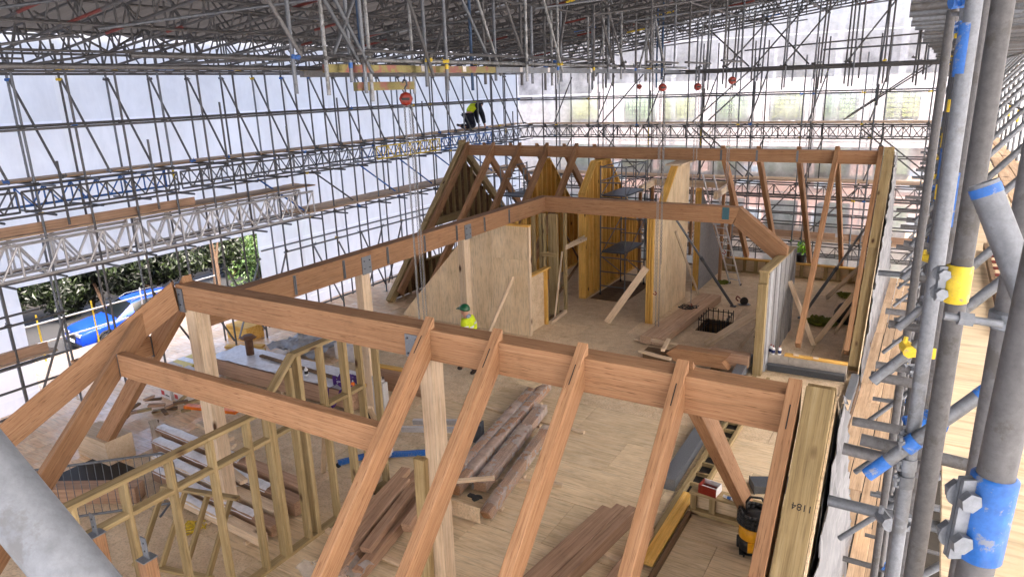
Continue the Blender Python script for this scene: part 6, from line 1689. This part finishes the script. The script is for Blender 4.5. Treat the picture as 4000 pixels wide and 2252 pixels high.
# white cartons on the deck
for i, (dx, dy, dz) in enumerate(((0, 0, 0), (.52, 0, 0), (0, 0, .26), (.52, .02, .26), (0, 0, .52), (0, .42, 0), (.52, .42, 0), (.0, .42, .26))):
    wh_ = ('front left of the bottom layer', 'front right of the bottom layer', 'front left of the middle layer', 'front right of the middle layer', 'on top of the stack', 'rear left of the bottom layer', 'rear right of the bottom layer', 'rear left of the middle layer')[i]
    t = thing('carton', f'white carton with red print, {wh_}', 'box', (-15.5 + dx, 8.95 + dy, dz), 'white cartons stacked on the deck', RD(-6))
    lbox(0, 0, 0, .5, .4, .25, 'box', CARD, t); lbox(.05, -.003, .07, .2, -.0005, .18, 'print', plain('red print', (190, 60, 60), .6) if i == 0 else bpy.data.materials['red print'], t); lbox(.24, -.003, .08, .42, -.0005, .11, 'print', BLACK, t)
# timber crate and planks on wet deck
tag(slab('timber_block_crate', (-17.6, 12.5, .0), (-16.7, 13.1, .42), YELLOW), 'yellow-brown timber block standing on the wet deck', 'timber')
for k, (a, b, lb) in enumerate((((-16.9, 11.9, .05), (-15.9, 12.4, .05), 'longest plank beside the timber block'), ((-16.7, 11.8, .11), (-16.1, 12.15, .11), 'short plank lying on another beside the timber block'), ((-16.3, 11.7, .05), (-15.6, 12.2, .05), 'plank nearest the pack beside the timber block'))): timber('plank', lb + ' on the deck', 'plank', a, b, .2, .06, YELLOW, 'planks on the wet deck')
mbx = foil(-15.4, -13.6, 12.1, 13.4, .02, 15, 0, .08, .16).build('plastic_sheet', MEMBW, None, smooth=True); tag(mbx, 'crumpled white plastic sheet on the deck beyond the pack', 'plastic sheet')
tag(slab('carton', (-13.4, 12.7, .0), (-12.7, 13.2, .45), CARD), 'white carton standing alone beyond the plastic sheet', 'box')
for k, (x, y) in ((2, (-16.4, 10.4)),): 
    t = thing('insulation_pack', ('yellow wrapped pack at the far left edge of the deck', 'yellow wrapped pack below the car wheel', 'yellow wrapped pack between the corner rafters')[k], 'pack', (x, y, 0), 'yellow packs on the deck'); lbox(-.4, -.7, 0, .4, .7, .12, 'slab', YELP, t); lbox(-.38, -.68, .121, .38, .68, .24, 'slab', YELP, t); lbox(-.39, -.1, .241, .39, .1, .25, 'band', WHITE, t)
# scrap heap
rz = random.Random(31)
for k in range(16):
    p = V((-14.5 + rz.uniform(-.5, .5), 8.2 + rz.uniform(-.4, .5), .05 + rz.uniform(0, .3))); d = V((rz.uniform(-1, 1), rz.uniform(-1, 1), rz.uniform(-.2, .2))).normalized() * rz.uniform(.2, .4)
    timber('scrap_offcut', 'dark offcut in the scrap heap behind the corner rafters', 'offcut', p, p + d, rz.uniform(.06, .14), .05, rz.choice((DARKT, TREATED, BROWNLVL)), 'dark offcuts in the scrap heap')
for k in range(4): timber('plank', f'pale plank fanned below the scrap heap, {("first", "second", "third", "fourth")[k]} from the left', 'plank', (-14.2 + k * .1, 7.9 - k * .05, .1 + k * .05), (-13.0 + k * .12, 7.45 - k * .12, .1 + k * .05), .16, .045, PINE, 'pale planks below the scrap heap')
tag(beam('orange_bar', (-13.9, 8.55, .25), (-12.6, 8.9, .25), .16, .07, ORANGE), 'orange tool bar lying right of the scrap heap', 'tool')
lump('yellow rope coil on the floor behind the stud wall', 'rope', 'rope_coil', (-10.0, 5.9, 0), (.3, .25, .04), YELP, 8, .012, 12)
# black sheet painting the dark of a floor opening, with a big brown timber
tag(slab('painted_opening', (-13.9, 5.6, .002), (-12.4, 6.6, .006), BLACK), 'black sheet painted as a dark floor opening under the foot of the corner rafters', 'opening')
timber('trimmer_beam', 'thick brown beam lying at the painted floor opening', 'beam', (-13.4, 5.0, .16), (-11.6, 6.0, .16), .3, .3, BROWNLVL)
tag(slab('deck_box', (-14.4, 6.4, .0), (-13.3, 6.95, .5), PINE), 'open-fronted pale timber box behind the corner rafters', 'box')
# leaning stud panel behind the stud wall
lp = thing('leaning_panel', 'small treated frame leaning on the floor below the stud wall', 'wall', (-9.5, 4.6, 0))
for k in range(4): beam('stud', (-9.9 + k * .42, 4.9 + k * .1, .03), (-10.1 + k * .42, 5.6 + k * .1, .9), .05, .1, TREATED, lp)
beam('rail', (-10.1, 5.58, .93), (-8.7, 5.93, .93), .1, .05, TREATED, lp); beam('rail', (-9.95, 4.85, .03), (-8.55, 5.2, .03), .1, .05, TREATED, lp)
for (a, b, lb) in (((-8.6, 9.3, 0), (-8.05, 8.3, 1.6), 'thin pale brace behind the tall end of the stud wall'), ((-9.3, 8.2, 0), (-8.06, 7.3, 1.9), 'pale brace from the floor to the stud wall')): timber('timber_brace', lb, 'brace', V(a) + V((0, 0, .03)), b, .1, .05, PINE, 'timber braces')
